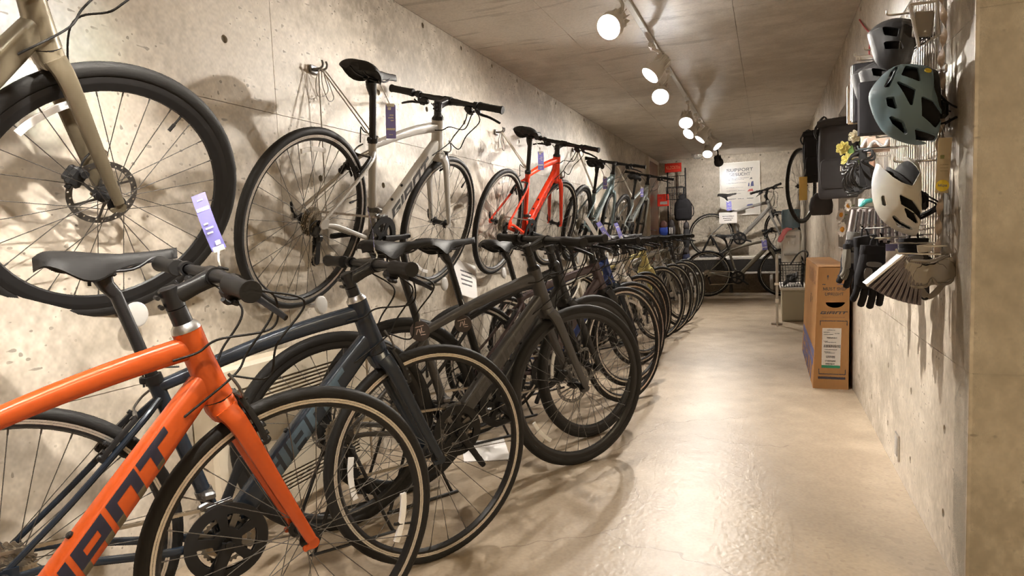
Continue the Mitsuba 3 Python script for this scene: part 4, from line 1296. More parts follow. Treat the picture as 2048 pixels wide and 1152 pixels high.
k = thing('wire_basket', 'black wire bicycle basket standing on the beige cabinet', 'basket', 'black wire baskets')
obj(k + '__mesh', wire_basket((.235, 7.45), .21, .42, .366, .60), WIRE, smooth=True)
obj(k + '__handle', MB().tube(spline([(.22, 7.25, .60), (.29, 7.32, .70), (.36, 7.42, .735), (.40, 7.5, .70), (.38, 7.55, .62)], 20), .008, 8), WIRE)
k = thing('folded_lock', 'black bundle of straps and locks lying inside the wire basket', 'lock')
lk = MB()
for i in range(7):
    lk.tube(spline([(.16 + .02 * i, 7.30 + .03 * (i % 3), .385 + .012 * i), (.20 + .015 * i, 7.42, .43 + .012 * i), (.28, 7.52 - .02 * i, .40 + .015 * i), (.20, 7.58, .40 + .01 * i)], 14), .013, 7)
obj(k + '__strap', lk, BLACK_PLASTIC)
k = thing('chrome_stand', 'slim white and chrome upright stand in front of the beige cabinet', 'stand')
obj(k + '__pole', MB().cyl((.085, 6.98, .012), (.085, 6.98, .72), .013, 12), WHITE_PLASTIC)
obj(k + '__foot', MB().tube([(.085, 6.86, .010), (.085, 7.12, .010)], .009, 8).tube([(.03, 6.98, .010), (.135, 6.98, .010)], .009, 8), CHROME)
obj(k + '__clamp', MB().box((.085, 6.975, .42), (.05, .04, .03), bevel=.006).box((.085, 6.975, .25), (.036, .036, .05), bevel=.006), CHROME)
COOL_BLUE = mat('cooler_blue', (.16, .27, .36), .12, spec=.7, coat=1.0)
k = thing('water_cooler', 'white water cooler with a pale blue bottle in the right far corner', 'water cooler')
obj(k + '__body', MB().box((.29, 9.35, .475), (.24, .30, .95), bevel=.02), WHITE_PLASTIC)
obj(k + '__bottle', MB().lathe([(0, .955), (.03, .955), (.045, .975), (.112, .985), (.116, 1.0), (.112, 1.06), (.116, 1.075), (.116, 1.10), (.112, 1.115), (.116, 1.13), (.116, 1.20), (.105, 1.225), (0, 1.23)], 28, TR(.29, 9.35)), COOL_BLUE)
obj(k + '__display', MB().box((.285, 9.196, .865), (.12, .01, .03), bevel=.003), mat('panel_grey', (.42, .41, .38), .4))
obj(k + '__tap', MB().box((.255, 9.185, .78), (.025, .04, .04), bevel=.005).box((.315, 9.185, .78), (.025, .04, .04), bevel=.005), WHITE_PLASTIC)
obj(k + '__drip_tray', MB().box((.285, 9.17, .63), (.17, .07, .025), bevel=.006), mat('tray_grey', (.3, .29, .27), .5))

k = tag(obj('cloth', MB().sweep(spline([(.14, 9.13, .80), (.19, 9.13, .90), (.23, 9.14, .955), (.29, 9.18, .965)], 14), [.02, .03, .035, .03, .028, .03, .035, .032, .03, .028, .02, .015, .012][:13], .02, up=(0, 0, 1), sides=10), mat('cloth_pink', (.78, .25, .27), .8)), 'small bright pink cloth draped over the front edge of the water cooler', 'cloth')

# ------------------------------------------------------------------ bench and poster at the back wall, far left corner
BENCH_BLACK = mat('bench_black', (.035, .034, .034), .45)
k = thing('bench', 'long low bench with white top and black front under the poster', 'bench')
obj(k + '__top', MB().box((-.36, 10.50, .553), (1.60, .74, .034), bevel=.004), WHITE_PLASTIC)
obj(k + '__front', MB().box((-.36, 10.145, .445), (1.58, .02, .19), bevel=.003), BENCH_BLACK)
for x in (-1.10, -.52, .05, .38):
    obj(k + '__leg', MB().box((x, 10.17, .175), (.045, .05, .35), bevel=.004), WHITE_PLASTIC if x != -.52 else BENCH_BLACK)
obj(k + '__rail', MB().box((-.36, 10.15, .335), (1.54, .03, .03)).box((-.36, 10.15, .015), (1.54, .03, .03)), WHITE_PLASTIC, smooth=False)
k = thing('display_stand', 'black tripod stand holding up the rear wheel of the bicycle on the bench', 'bicycle stand')
rF = app(BACK_F['M'], BACK_F['rh'])
st = MB()
for s in (-1, 1):
    for e in (-1, 1):
        st.tube([rF + [0, s * .08, 0], np.array([rF[0] + e * .17, rF[1] + s * .12, .577])], .008, 8)
    st.tube([np.array([rF[0] - .17, rF[1] + s * .12, .577]), np.array([rF[0] + .17, rF[1] + s * .12, .577])], .008, 8)
obj(k + '__frame', st, STAND)
POSTER = mat('poster_paper', (.70, .68, .64), .16, spec=.6, coat=.6)
k = thing('poster', 'large white framed poster on the back wall with grey lettering', 'poster')
mp = FR((-.409, 10.94, 1.636), (1, 0, 0), (0, 0, 1), (0, -1, 0))
fr = sbox(-.306, -.424, .306, .424).difference(sbox(-.292, -.410, .292, .410))
obj(k + '__frame', MB().poly(fr, .022, mp @ TR(0, 0, -.004)), WHITE_PLASTIC, smooth=False)
sh = obj(k + '__sheet', MB().box((0, 0, .006), (.59, .83, .004), mp), POSTER, smooth=False)
mq = mp @ TR(0, 0, .008)
GREYINK = mat('poster_grey', (.20, .20, .21), .5)
print_text(sh, 'SUPPORT', .0, .275, .048, mq, GREYINK, width=.40)
print_text(sh, 'GESUCHT', .0, .205, .048, mq, GREYINK, width=.32)
for z, x0, x1, t in ((.165, -.16, .14, .006), (.145, -.18, .06, .005), (.09, -.20, .10, .005), (.02, -.20, .05, .004), (-.03, -.20, .08, .004), (-.08, -.20, .02, .004), (-.165, -.18, -.06, .010), (-.165, -.03, .06, .010), (-.165, .10, .20, .010)):
    obj(sh + '__print', MB().poly(sbox(x0, z, x1, z + t), .0004, mq), GREYINK, smooth=False)
for x, z, w_, h_, c in ((.17, .155, .04, .03, 'poster_grey'), (.135, .06, .025, .06, 'poster_blue'), (.185, .07, .05, .085, 'poster_blue'), (.16, -.03, .09, .04, 'poster_red'), (.15, -.265, .11, .03, 'poster_blue'), (.15, -.305, .12, .02, 'poster_red')):
    if 'mat_' + c not in scene:
        mat(c, (.07, .08, .22) if c == 'poster_blue' else (.55, .12, .12), .5)
    obj(sh + '__picture', MB().poly(Polygon([(x - w_ / 2, z - h_ / 2), (x + w_ / 2, z - h_ / 2), (x + w_ / 3, z + h_ / 2), (x - w_ / 4, z + h_ / 3)]), .0004, mq), 'mat_' + c, smooth=False)
k = thing('smoke_detector', 'round white smoke detector on the ceiling before the back wall', 'smoke detector')
obj(k + '__body', MB().lathe([(0, -.055), (.045, -.055), (.075, -.03), (.085, -.012), (.085, 0)], 28, TR(-1.03, 10.55, ZC)), WHITE_PLASTIC)
obj(k + '__ring', MB().lathe([(.05, -.058), (.055, -.060), (.058, -.052)], 28, TR(-1.03, 10.55, ZC)), mat('ring_grey', (.35, .34, .32), .5))
DOORB = bumped('door_brown', mikit.proc(lambda p, n, uv: mikit.mix((.115, .062, .042), (.16, .09, .062), mikit.fbm(p.y * 30, p.z * 2, 1.0, 3))), lambda p, n, uv: .0004 * mikit.fbm(p.y * 40, p.z * 3, 1.0, 2), 1.0, rough=.28, spec=.5)
k = obj('door_1', MB().box((XL + .018, 10.33, 1.045), (.036, .86, 2.09), bevel=.004), DOORB, smooth=False, kind='structure')
obj(k + '__frame', MB().box((XL + .024, 10.785, 1.055), (.05, .045, 2.11)).box((XL + .024, 9.875, 1.055), (.05, .045, 2.11)).box((XL + .024, 10.33, 2.115), (.05, .955, .045)), mat('door_frame', (.62, .55, .46), .45), smooth=False)
obj(k + '__handle', MB().tube(spline([(XL + .036, 10.02, 1.02), (XL + .085, 10.02, 1.02), (XL + .085, 10.14, 1.02)], 10), .010, 8), STEEL)

# accessory rack in the far left corner
k = thing('display_rack', 'tall black wire accessory rack in the far left corner', 'display rack')
rk = MB()
for x in (-1.50, -1.22):
    rk.box((x, 10.62, 1.0), (.022, .022, 2.0))
for z in (.30, .62, .94, 1.26, 1.58, 1.88):
    rk.tube([(-1.50, 10.605, z), (-1.22, 10.605, z)], .005, 6)
for i in range(1, 8):
    rk.tube([(-1.50 + i * .035, 10.605, .30), (-1.50 + i * .035, 10.605, 1.88)], .0028, 5)
obj(k + '__frame', rk, WIRE)
obj(k + '__foot', MB().box((-1.50, 10.62, .015), (.04, .46, .03)).box((-1.22, 10.62, .015), (.04, .46, .03)), WIRE, smooth=False)
for x in (-1.44, -1.28):
    for z in (1.36, 1.10, .84):
        obj(k + '__prong', MB().tube([(x, 10.60, z), (x, 10.40, z + .012)], .0035, 6), WIRE)
SIGN_RED = mat('sign_red', (.62, .035, .022), .35)
k = thing('sign', 'red sign board with pale lettering on top of the accessory rack', 'sign')
obj(k + '__board', MB().box((-1.405, 10.585, 2.015), (.262, .012, .145), bevel=.004), SIGN_RED)
print_text(k, 'KLICKfix', -1.405, 1.993, .050, FR((0, 10.579, 0), (1, 0, 0), (0, 0, 1), (0, -1, 0)), mat('sign_pale', (.82, .42, .24), .5), width=.215)
k = thing('wire_basket', 'black wire basket hanging high on the accessory rack', 'basket', 'black wire baskets')
obj(k + '__mesh', wire_basket((-1.36, 10.46), .25, .20, 1.50, 1.69, n=5, rows=3, flare=1.05), WIRE, smooth=True)
k = thing('backpack', 'black backpack hanging on the accessory rack', 'backpack')
bk = MB().sweep([(-1.24, 10.42, z) for z in (1.16, 1.18, 1.26, 1.36, 1.44, 1.49, 1.52)], [.06, .075, .085, .085, .075, .055, .02], [.10, .125, .135, .135, .12, .085, .03], up=(0, 1, 0), e=3.2, sides=18)
FABRIC = bumped('fabric_black', {'type': 'rgb', 'value': [.013, .0125, .0145]}, lambda p, n, uv: .0005 * mikit.noise(p.x * 500, p.y * 500, p.z * 500), 1.0, rough=.8, spec=.2)
FABRIC_GREY = bumped('fabric_grey', {'type': 'rgb', 'value': [.034, .031, .032]}, lambda p, n, uv: .0005 * mikit.noise(p.x * 500, p.y * 500, p.z * 500), 1.0, rough=.75, spec=.25)
obj(k + '__bag', bk, FABRIC)
obj(k + '__pocket', MB().sweep([(-1.24, 10.335, z) for z in (1.18, 1.20, 1.28, 1.33, 1.35)], [.012, .02, .022, .018, .006], [.09, .105, .105, .10, .06], up=(0, 1, 0), e=3, sides=14), FABRIC)
obj(k + '__strap', MB().sweep(spline([(-1.15, 10.44, 1.46), (-1.09, 10.42, 1.38), (-1.08, 10.42, 1.26), (-1.12, 10.42, 1.20)], 14), .012, .005, sides=8), FABRIC)
obj(k + '__hood', MB().sweep([(-1.26, 10.42, 1.50), (-1.24, 10.42, 1.545), (-1.22, 10.42, 1.575)], [.07, .055, .02], [.07, .05, .015], sides=12), FABRIC)
k = thing('display_box', 'red and white accessory box standing on the accessory rack', 'box')
obj(k + '__box', MB().box((-1.56, 10.50, 1.50), (.17, .10, .19), bevel=.003), SIGN_RED)
obj(k + '__label', MB().box((-1.545, 10.449, 1.455), (.11, .002, .045)), CARD_WHITE, smooth=False)
obj(k + '__label', MB().box((-1.60, 10.449, 1.54), (.05, .002, .03)), mat('label_red', (.42, .05, .06), .5), smooth=False)
for nm, lab_, x, z0, z1, w_, c in (('pouch', 'bright blue pouch hanging low on the accessory rack', -1.545, .93, 1.13, .075, (.03, .075, .42)), ('pouch', 'dark pouch with white front beside the bright blue one', -1.42, .93, 1.14, .06, (.05, .045, .05)), ('pouch', 'long dark cylindrical pouch on the right of the accessory rack', -1.19, .72, 1.10, .055, (.03, .03, .034)), ('pouch', 'dark blue pouch hanging lowest on the accessory rack', -1.20, .45, .70, .06, (.022, .028, .07))):
    k = thing(nm, lab_, 'pouch')
    mt = mat(unique('pouch_cloth'), c, .7)
    zz_ = np.linspace(z0, z1, 7)
    obj(k + '__bag', MB().sweep([(x, 10.40, z) for z in zz_], [.025, .045, .05, .05, .045, .035, .012], np.array([.5, .9, 1, 1, .9, .7, .3]) * w_, up=(0, 1, 0), e=2.8, sides=16), mt)
    obj(k + '__flap', MB().sweep([(x, 10.385, z) for z in (z1 - .07, z1 - .05, z1 + .01, z1 + .04)], [.03, .045, .035, .012], np.array([.75, .85, .7, .25]) * w_, up=(0, 1, 0), e=2.8, sides=14), mat(unique('pouch_flap'), (.09, .035, .028) if c[2] > .3 else (.03, .025, .026), .6))
    if 'white front' in lab_:
        for dx in (-.022, .012):
            obj(k + '__stripe', MB().box((x + dx, 10.349, 1.005), (.020, .006, .10), bevel=.002), CARD_WHITE)

# ------------------------------------------------------------------ goods on the right wall
XG = XR - .018                                   # plane of the wire grid panels
GRID_STEEL = mat('grid_steel', (.42, .40, .38), .35, metal=.7)


def grid_panel(y0, y1, z0, z1, label):
    k = thing('wire_grid_panel', label, 'grid panel', 'wire grid panels on the right wall')
    mb = MB()
    for y in np.arange(y0, y1 + .001, .0335):
        mb.tube([(XG, y, z0), (XG, y, z1)], .0016, 5, caps=False)
    for z in np.linspace(z0, z1, 6):
        mb.tube([(XG + .003, y0, z), (XG + .003, y1, z)], .0024, 5)
    obj(k + '__wires', mb, GRID_STEEL, smooth=True, kind='stuff')
    fr_ = MB().tube(np.array([[XG, y0, z0], [XG, y1, z0], [XG, y1, z1], [XG, y0, z1], [XG, y0, z0]]), .0042, 8)
    obj(k + '__frame', fr_, GRID_STEEL)
    for y in (y0 + .05, y1 - .05):
        for z in (z0 + .05, z1 - .05):
            obj(k + '__mount', MB().cyl((XG, y, z), (XR - .0005, y, z), .006, 8), GRID_STEEL)


grid_panel(2.12, 3.02, .84, 1.74, 'wire grid panel behind the helmets at the near end of the right wall')
grid_panel(3.06, 3.96, .84, 1.74, 'second wire grid panel behind the black pannier bag')
grid_panel(4.00, 4.90, .84, 1.74, 'far wire grid panel behind the paper daisies')


def prong(y, z, L, parent=None):
    """A wire hook standing out from the grid."""
    mb = MB().tube(spline([(XG - .004, y, z), (XG - L * .6, y, z + .002), (XG - L, y, z + .004), (XG - L - .004, y, z + .018)], 12), .0030, 7)
    mb.box((XG - .004, y, z), (.006, .05, .022), bevel=.002)
    if parent:
        return obj(parent + '__hook', mb, CHROME)
    return tag(obj('display_hook', mb, CHROME), '', 'display hook')


def pillow(outline, c, W, rings=9, n=84, p=2.3):
    """A closed dome on both sides of a plane outline (x, z), half-width W along y."""
    P = np.asarray(outline, float)
    P = np.vstack([P, P[:1]])
    P = spline(np.column_stack([P, np.zeros(len(P))]), len(P) * 8)[:, :2]
    d = np.r_[0, np.cumsum(np.linalg.norm(np.diff(P, axis=0), axis=1))]
    t = np.linspace(0, d[-1], n, endpoint=False)
    Q = np.stack([np.interp(t, d, P[:, 0]), np.interp(t, d, P[:, 1])], 1)
    c = np.asarray(c, float)
    v, f = [[c[0], W, c[1]]], []
    rho = np.sin(np.linspace(0, math.pi / 2, rings + 1))[1:]
    for r in rho:
        y = W * max(0, 1 - r**p)**.5
        v += [[*(c + (q - c) * r)[:1], y, (c + (q - c) * r)[1]] for q in Q]
    for r in rho[:-1][::-1]:
        y = W * max(0, 1 - r**p)**.5
        v += [[*(c + (q - c) * r)[:1], -y, (c + (q - c) * r)[1]] for q in Q]
    v.append([c[0], -W, c[1]])
    R = 2 * rings - 1
    j = np.arange(n)
    j2 = (j + 1) % n
    f = [np.stack([np.zeros(n, int), 1 + j, 1 + j2], 1)]
    for k_ in range(R - 1):
        a, b = 1 + k_ * n, 1 + (k_ + 1) * n
        f += [np.stack([a + j, b + j, b + j2], 1), np.stack([a + j, b + j2, a + j2], 1)]
    last = len(v) - 1
    f.append(np.stack([1 + (R - 1) * n + j, np.full(n, last), 1 + (R - 1) * n + j2], 1))
    v, f = np.array(v), np.vstack(f)
    m = trimesh.Trimesh(v, f, process=False)
    if m.volume < 0:
        f = f[:, ::-1]
    return v, f


def helmet(label, pos, outline, vents, W, c, shell, liner, group, ridge=None, tilt=0.0, yaw=0.0):
    """Side view outline and vent shapes in (x, z) metres around the middle; the crown looks to -x, the opening to the wall."""
    k = thing('helmet', label, 'helmet', group)
    M = TR(*pos) @ RZ(yaw) @ RY(tilt)
    v, f = pillow(outline, c, W)
    solid = to_manifold(v, f)
    oc = np.asarray(outline, float)
    right = oc[:, 0].max()
    inner = (oc - c) * [.90, .91] + c + [.018, 0]
    core = to_manifold(*pillow(inner, np.asarray(c) + [.018, 0], W * .88))
    cut = [core, to_manifold(*(lambda b: (b.vertices, b.faces))(trimesh.creation.box((.08, .5, .5), TR(right + .012, 0, c[1]))))]
    for poly in vents:
        pg = Polygon(poly).buffer(.0050).buffer(-.0015)
        ex = trimesh.creation.extrude_polygon(pg, .5, engine='earcut')
        ex.apply_transform(FR((0, .25, 0), (1, 0, 0), (0, 0, 1), (0, -1, 0)))
        cut.append(to_manifold(ex.vertices, ex.faces))
    sh_ = solid
    for q in cut:
        sh_ = sh_ - q
    obj(k + '__shell', sh_, shell, 28, M)
    i2 = (oc - c) * [.70, .74] + c + [.05, 0]
    foam = to_manifold(*pillow(inner * .995, np.asarray(c) + [.018, 0], W * .865)) - to_manifold(*pillow(i2, np.asarray(c) + [.05, 0], W * .66)) - cut[1]
    obj(k + '__liner', foam, liner, 40, M)
    z0, z1 = oc[:, 1].min(), oc[:, 1].max()
    h = z1 - z0
    for s in (-1, 1):
        obj(k + '__strap', MB().sweep(spline([(right - .055, s * W * .62, z1 - h * .30), (right - .010, s * W * .50, c[1] + h * .02), (right + .030, s * .022, c[1] - h * .10), (right - .005, s * W * .5, c[1] - h * .22), (right - .05, s * W * .55, z0 + h * .18)], 20), .0105, .0020, up=(0, 1, .2), e=4, sides=8), FABRIC, m=M)
    obj(k + '__retention', MB().tube(spline([(right - .045, -W * .55, c[1] - h * .02), (right - .012, -W * .2, c[1] - h * .05), (right - .012, W * .2, c[1] - h * .05), (right - .045, W * .55, c[1] - h * .02)], 18), .0095, 8).box((right - .010, 0, c[1] - h * .05), (.024, .06, .05), bevel=.008), BLACK_PLASTIC, m=M)
    return k, M


def px_shape(pts, ox, oy, u0, v0, sx, sz):
    """Corner points noted on a 4x enlargement, as metres around the middle of the thing."""
    out = []
    for X, Yp in pts:
        x = (ox + X / 4 - u0) * sx
        out.append((x, -(oy + Yp / 4 - v0) * sz - .115 * x))
    return out


HB = lambda p: px_shape(p, 1536, 0, 1825, 207, .00117, .00131)
blue_out = HB([(1090, 485), (1200, 490), (1320, 520), (1340, 640), (1390, 770), (1420, 900), (1465, 985), (1455, 1070), (1370, 1130), (1230, 1155), (1080, 1120), (960, 1050), (890, 950), (845, 840), (827, 740), (870, 650), (950, 560), (1020, 510)])
blue_vents = [HB(p) for p in ([(1075, 610), (1112, 538), (1190, 560), (1190, 668)], [(1037, 682), (1150, 752), (1130, 862)], [(952, 806), (990, 806), (1013, 882), (965, 860)], [(985, 957), (1070, 1000), (1113, 1080), (1012, 1002)],
                              [(1216, 817), (1290, 850), (1372, 962), (1330, 1030), (1225, 950)], [(1187, 1062), (1350, 1105), (1362, 1142), (1210, 1120)], [(1000, 575), (1040, 530), (962, 700), (942, 700)])]
HELM_BLUE = mat('helmet_blue', (.115, .175, .205), .55, spec=.35)
HELM_WHITE = mat('helmet_white', (.60, .585, .53), .45, coat=.2)
HELM_BLACK = mat('helmet_black', (.010, .010, .011), .5, spec=.3)
FOAM = mat('foam_black', (.012, .012, .013), .75, spec=.2)
HG = 'helmets hanging on the right wall'
k, M = helmet('matt grey-blue bicycle helmet hanging in front of the others on the right wall', (.366, 2.10, 1.318), blue_out, blue_vents, .098, (.035, -.01), HELM_BLUE, FOAM, HG)
bv, bf = pillow(blue_out, (.035, -.01), .098)
bm = trimesh.Trimesh(bv, bf, process=False)
bi = np.argmin(np.where(bv[:, 1] < -.012, np.hypot(bv[:, 0] - .030, bv[:, 2] - .072), 9))
bn = bm.vertex_normals[bi] * (1 if bm.vertex_normals[bi][1] < 0 else -1)
obj(k + '__badge', MB().lathe([(.0, .0022), (.0085, .0022), (.0092, -.002)][::-1], 16, M @ look_frame(bv[bi], bn)), mat('badge_yellow', (.72, .55, .03), .4))
prong(2.10, 1.405, .11, k)
HW = lambda p: px_shape(p, 1536, 288, 1800, 394, .00122, .00136)
white_out = HW([(870, 155), (930, 200), (985, 130), (1080, 88), (1180, 112), (1255, 180), (1265, 245), (1222, 320), (1225, 390), (1275, 520), (1282, 640), (1262, 752), (1120, 738), (1000, 690), (905, 610), (850, 490), (833, 340), (845, 240)])
white_vents = [HW(p) for p in ([(905, 188), (945, 30), (1070, 30), (1086, 100), (1148, 180), (1172, 232), (1112, 335), (1040, 312), (978, 270)], [(1030, 432), (1110, 470), (1172, 552), (1210, 622), (1132, 542), (1042, 492)], [(1070, 535), (1130, 572), (1160, 634), (1095, 592)],
                               [(988, 600), (1060, 655), (1135, 690), (1040, 672)], [(900, 440), (918, 505), (908, 500)])]
k, M = helmet('off-white bicycle helmet with black side vents hanging below the grey-blue one', (.352, 2.14, 1.068), white_out, white_vents, .096, (.030, -.005), HELM_WHITE, FOAM, HG)
prong(2.14, 1.165, .11, k)
HK = lambda p: px_shape(p, 1536, 0, 1812, 80, .00132, .00145)
black_out = HK([(880, 285), (970, 215), (1110, 185), (1240, 228), (1312, 310), (1292, 430), (1262, 540), (1160, 600), (1050, 590), (960, 530), (915, 410)])
black_vents = [HK(p) for p in ([(985, 300), (1090, 330), (1080, 375), (1000, 350)], [(1150, 300), (1210, 330), (1190, 390), (1140, 350)], [(1000, 420), (1110, 430), (1130, 470), (1010, 460)])]
k, M = helmet('black bicycle helmet hanging above and behind the grey-blue one', (.372, 2.36, 1.575), black_out, black_vents, .098, (.02, 0), HELM_BLACK, FOAM, HG)
prong(2.36, 1.64, .10, k)
for i, (y, dz, lab_) in enumerate(((2.62, -.03, 'second black helmet, directly behind the topmost black one'), (2.86, -.05, 'third black helmet, farthest back behind the topmost black one'))):
    k, M = helmet(lab_, (.378, y, 1.54 + dz + .06 * i), black_out, black_vents, .096, (.02, 0), HELM_BLACK, FOAM, HG)
    prong(y, 1.62 + .04 * i, .10, k)

# tall flat packs in the row behind the helmets
PACK = mat('pack_black', (.012, .012, .015), .42, spec=.35)
PACK_EDGE = mat('pack_edge', (.62, .60, .58), .4)
KRAFT = mat('kraft', (.36, .28, .19), .7)
for i, (y, x0, z0, z1, mt, lab_) in enumerate(((2.52, .285, 1.30, 1.47, FABRIC, 'dark folded garment hanging in front of the black packs'), (3.16, .345, 1.43, 1.68, PACK, 'tall black flat pack hanging behind the helmets'), (3.26, .35, 1.45, 1.70, PACK, 'tall black flat pack with pale edge, farther back behind the helmets'),
                                               (3.40, .350, 1.46, 1.64, KRAFT, 'brown card pack at the back of the black packs'))):
    k = thing('hanging_pack' if mt != FABRIC else 'folded_garment', lab_, 'pack' if mt != FABRIC else 'garment')
    w_ = XG - .012 - x0
    if mt == FABRIC:
        zz_ = np.linspace(z0, z1, 9)
        for j in range(3):
            obj(k + '__fold', MB().sweep([(x0 + w_ / 2 + .004 * math.sin(j + t_), y - .03 + .03 * j, t_) for t_ in zz_], .0125, w_ / 2 * (1 - .06 * j), up=(0, 1, 0), e=4, sides=16), FABRIC)
        prong(y, z1 + .01, .08, k)
        continue
    obj(k + '__pack', MB().box((x0 + w_ / 2, y, (z0 + z1) / 2), (w_, .03, z1 - z0), bevel=.006), mt)
    obj(k + '__edge', MB().box((x0 - .001, y, (z0 + z1) / 2), (.003, .024, z1 - z0 - .012), bevel=.001), PACK_EDGE)
    prong(y, z1 + .012, .08, k)

# gloves on their header cards
GLOVE_BLACK = FABRIC
GLOVE_PAD = mat('glove_pad', (.15, .145, .14), .7)
HEAD = mat('header_card', (.12, .098, .10), .55)


def glove_mesh():
    """Fingers down, palm facing -x... the back of the hand lies in the xz plane; length about 0.19 m."""
    mb = MB()
    mb.sweep([(0, 0, z) for z in (.0, -.012, -.035, -.070, -.098, -.106)], [.012, .016, .017, .018, .016, .008], [.034, .036, .038, .043, .041, .030], up=(0, 1, 0), e=2.8, sides=18)
    for x, L, a, r in ((-.031, .052, -.10, .0092), (-.0105, .066, -.03, .0098), (.0105, .070, .04, .0098), (.031, .060, .12, .0095)):
        p0 = np.array([x, 0, -.094])
        d = np.array([math.sin(a), .0, -math.cos(a)])
        bend = np.array([0, .016, 0])
        pth = spline([p0, p0 + d * L * .5 + bend * .2, p0 + d * L * .85 + bend * .8, p0 + d * L + bend * 1.1], 12)
        q = np.linspace(0, 1, len(pth))
        mb.sweep(pth, r * np.sqrt(np.clip(1.02 - ((q - .75).clip(0) / .25)**2.4, .05, 1)), sides=12)
    pth = spline([(.034, .002, -.040), (.050, .006, -.058), (.056, .012, -.080), (.053, .016, -.098)], 12)
    q = np.linspace(0, 1, len(pth))
    mb.sweep(pth, .0118 * np.sqrt(np.clip(1.02 - ((q - .75).clip(0) / .25)**2.4, .05, 1)), sides=12)
    return mb


def pads_mesh():
    mb = MB()
    for x, z, a, b in ((-.014, -.062, .012, .018), (.016, -.066, .013, .016), (.0, -.034, .022, .008)):
        mb.sweep([(x, -.0145, z), (x, -.0180, z), (x, -.0195, z)], [a, a * .95, a * .6], [b, b * .95, b * .6], up=(1, 0, 0), e=3, sides=14)
    return mb


def cuff_mesh():
    return MB().sweep([(0, 0, z) for z in (.020, .018, .004, -.006)], [.0135, .0150, .0150, .0145], [.0345, .0365, .0365, .0365], up=(0, 1, 0), e=2.8, sides=18)


GL = 'gloves hanging on the right wall'
for i, (y, x, z, yaw, roll, lab_, cuff) in enumerate((
        (2.22, .300, .905, .25, .10, 'black padded glove hanging in front, left of the stack of grey cards', FABRIC), (2.27, .285, .935, .55, -.12, 'black glove hanging just left of the foremost glove', FABRIC),
        (2.42, .283, .945, .2, .12, 'black glove with grey cuff at the left end of the gloves', GLOVE_PAD), (2.45, .345, .915, -.2, .05, 'black glove hanging behind the foremost glove, near the grey cards', FABRIC),
        (2.60, .300, .930, .4, -.08, 'black glove in the back row of the gloves, by the carton', FABRIC), (2.19, .400, .925, .1, .02, 'black glove hanging at the right end, behind the fan of grey cards', FABRIC))):
    k = thing('glove', lab_, 'glove', GL)
    M = TR(x, y, z) @ RZ(yaw) @ RY(roll) @ SC(1.06)
    obj(k + '__hand', glove_mesh(), FABRIC, 40, M)
    obj(k + '__pad', pads_mesh(), GLOVE_PAD, 40, M)
    obj(k + '__cuff', cuff_mesh(), cuff, 40, M)
    obj(k + '__loop', MB().tube(spline([(-.012, 0, .012), (-.006, 0, .040), (.006, 0, .040), (.012, 0, .012)], 10), .0026, 6, M), FABRIC)
    p = app(M, [0, 0, .036])
    obj(k + '__hook', MB().tube(spline([(XG - .003, y + .001 * i, p[2] + .012), (.5 * (XG + p[0]), .5 * (y + p[1]), p[2] + .008), (p[0], p[1], p[2] + .006), (p[0] - .012, p[1], p[2] + .012)], 12), .0026, 6), CHROME)
k = thing('glove', 'olive grey glove turned sideways, lowest at the left end of the gloves', 'glove', GL)
M = TR(.248, 2.40, .915) @ RZ(1.15) @ RY(.05) @ SC(.66)
obj(k + '__hand', glove_mesh(), mat('glove_olive', (.16, .145, .12), .75), 40, M)
obj(k + '__cuff', cuff_mesh(), FABRIC, 40, M)
obj(k + '__hook', MB().tube(spline([(XG - .003, 2.42, .945), (.34, 2.42, .940), (.250, 2.402, .930)], 10), .0026, 6), CHROME)
# row of dark header cards of the packs hanging above the gloves
for i in range(9):
    x = .272 + .0175 * i
    k = thing('carded_pack', f'slim dark carded pack on edge, {order[i]} from the left above the gloves', 'pack', 'dark carded packs above the gloves')
    M = TR(x, 2.44, 1.046) @ RY(.16 - .035 * i)
    obj(k + '__card', MB().box((0, 0, -.060), (.0085, .062, .115), M, .0015), HEAD, smooth=False)
    obj(k + '__edge', MB().box((-.0047, 0, -.060), (.0010, .060, .113), M), mat('strip_grey', (.24, .21, .21), .5) if i == 0 else 'mat_strip_grey', smooth=False)
obj(k + '__hook', MB().tube([(XG - .003, 2.44, 1.044), (.262, 2.44, 1.050), (.256, 2.44, 1.064)], .003, 7), CHROME)
k = thing('carded_part', 'small blue-topped card hanging among the gloves', 'pack')
obj(k + '__card', MB().box((.335, 2.13, .880), (.030, .003, .105), None, .001), CARD_WHITE, smooth=False)
obj(k + '__band', MB().box((.335, 2.1282, .922), (.030, .002, .020)), PRINT_BLUE, smooth=False)
obj(k + '__hook', MB().tube([(XG - .003, 2.132, .932), (.330, 2.132, .934)], .0024, 6), CHROME)

# fan of grey carded packs at the near end
FAN = mat('fan_card', (.120, .102, .110), .5)
FANE = mat('fan_edge', (.30, .27, .275), .45)
FANW = mat('fan_white', (.66, .64, .66), .4)
for i in range(11):
    a = math.radians(47 * (1 - i / 10.6)**1.1)
    k = thing('carded_pack', ('foremost grey carded pack with white border in the fan under the white helmet' if i == 0 else f'grey carded pack, {order[i]} from the left in the fan of cards'), 'pack', 'fan of grey carded packs')
    M = TR(.350 + .0040 * i, 2.06, .905 - .0016 * i) @ RY(a)
    obj(k + '__card', MB().box((0, 0, -.064), (.0062, .082, .120), M, .0012), FAN, smooth=False)
    obj(k + '__edge', MB().box((-.0036, 0, -.064), (.0009, .084, .120), M), FANW if i == 0 else FANE, smooth=False)
    if i == 0:
        obj(k + '__border', MB().box((-.0012, -.0415, -.064), (.0040, .0012, .122), M).box((-.0012, -.0415, -.1245), (.008, .0012, .004), M), FANW, smooth=False)
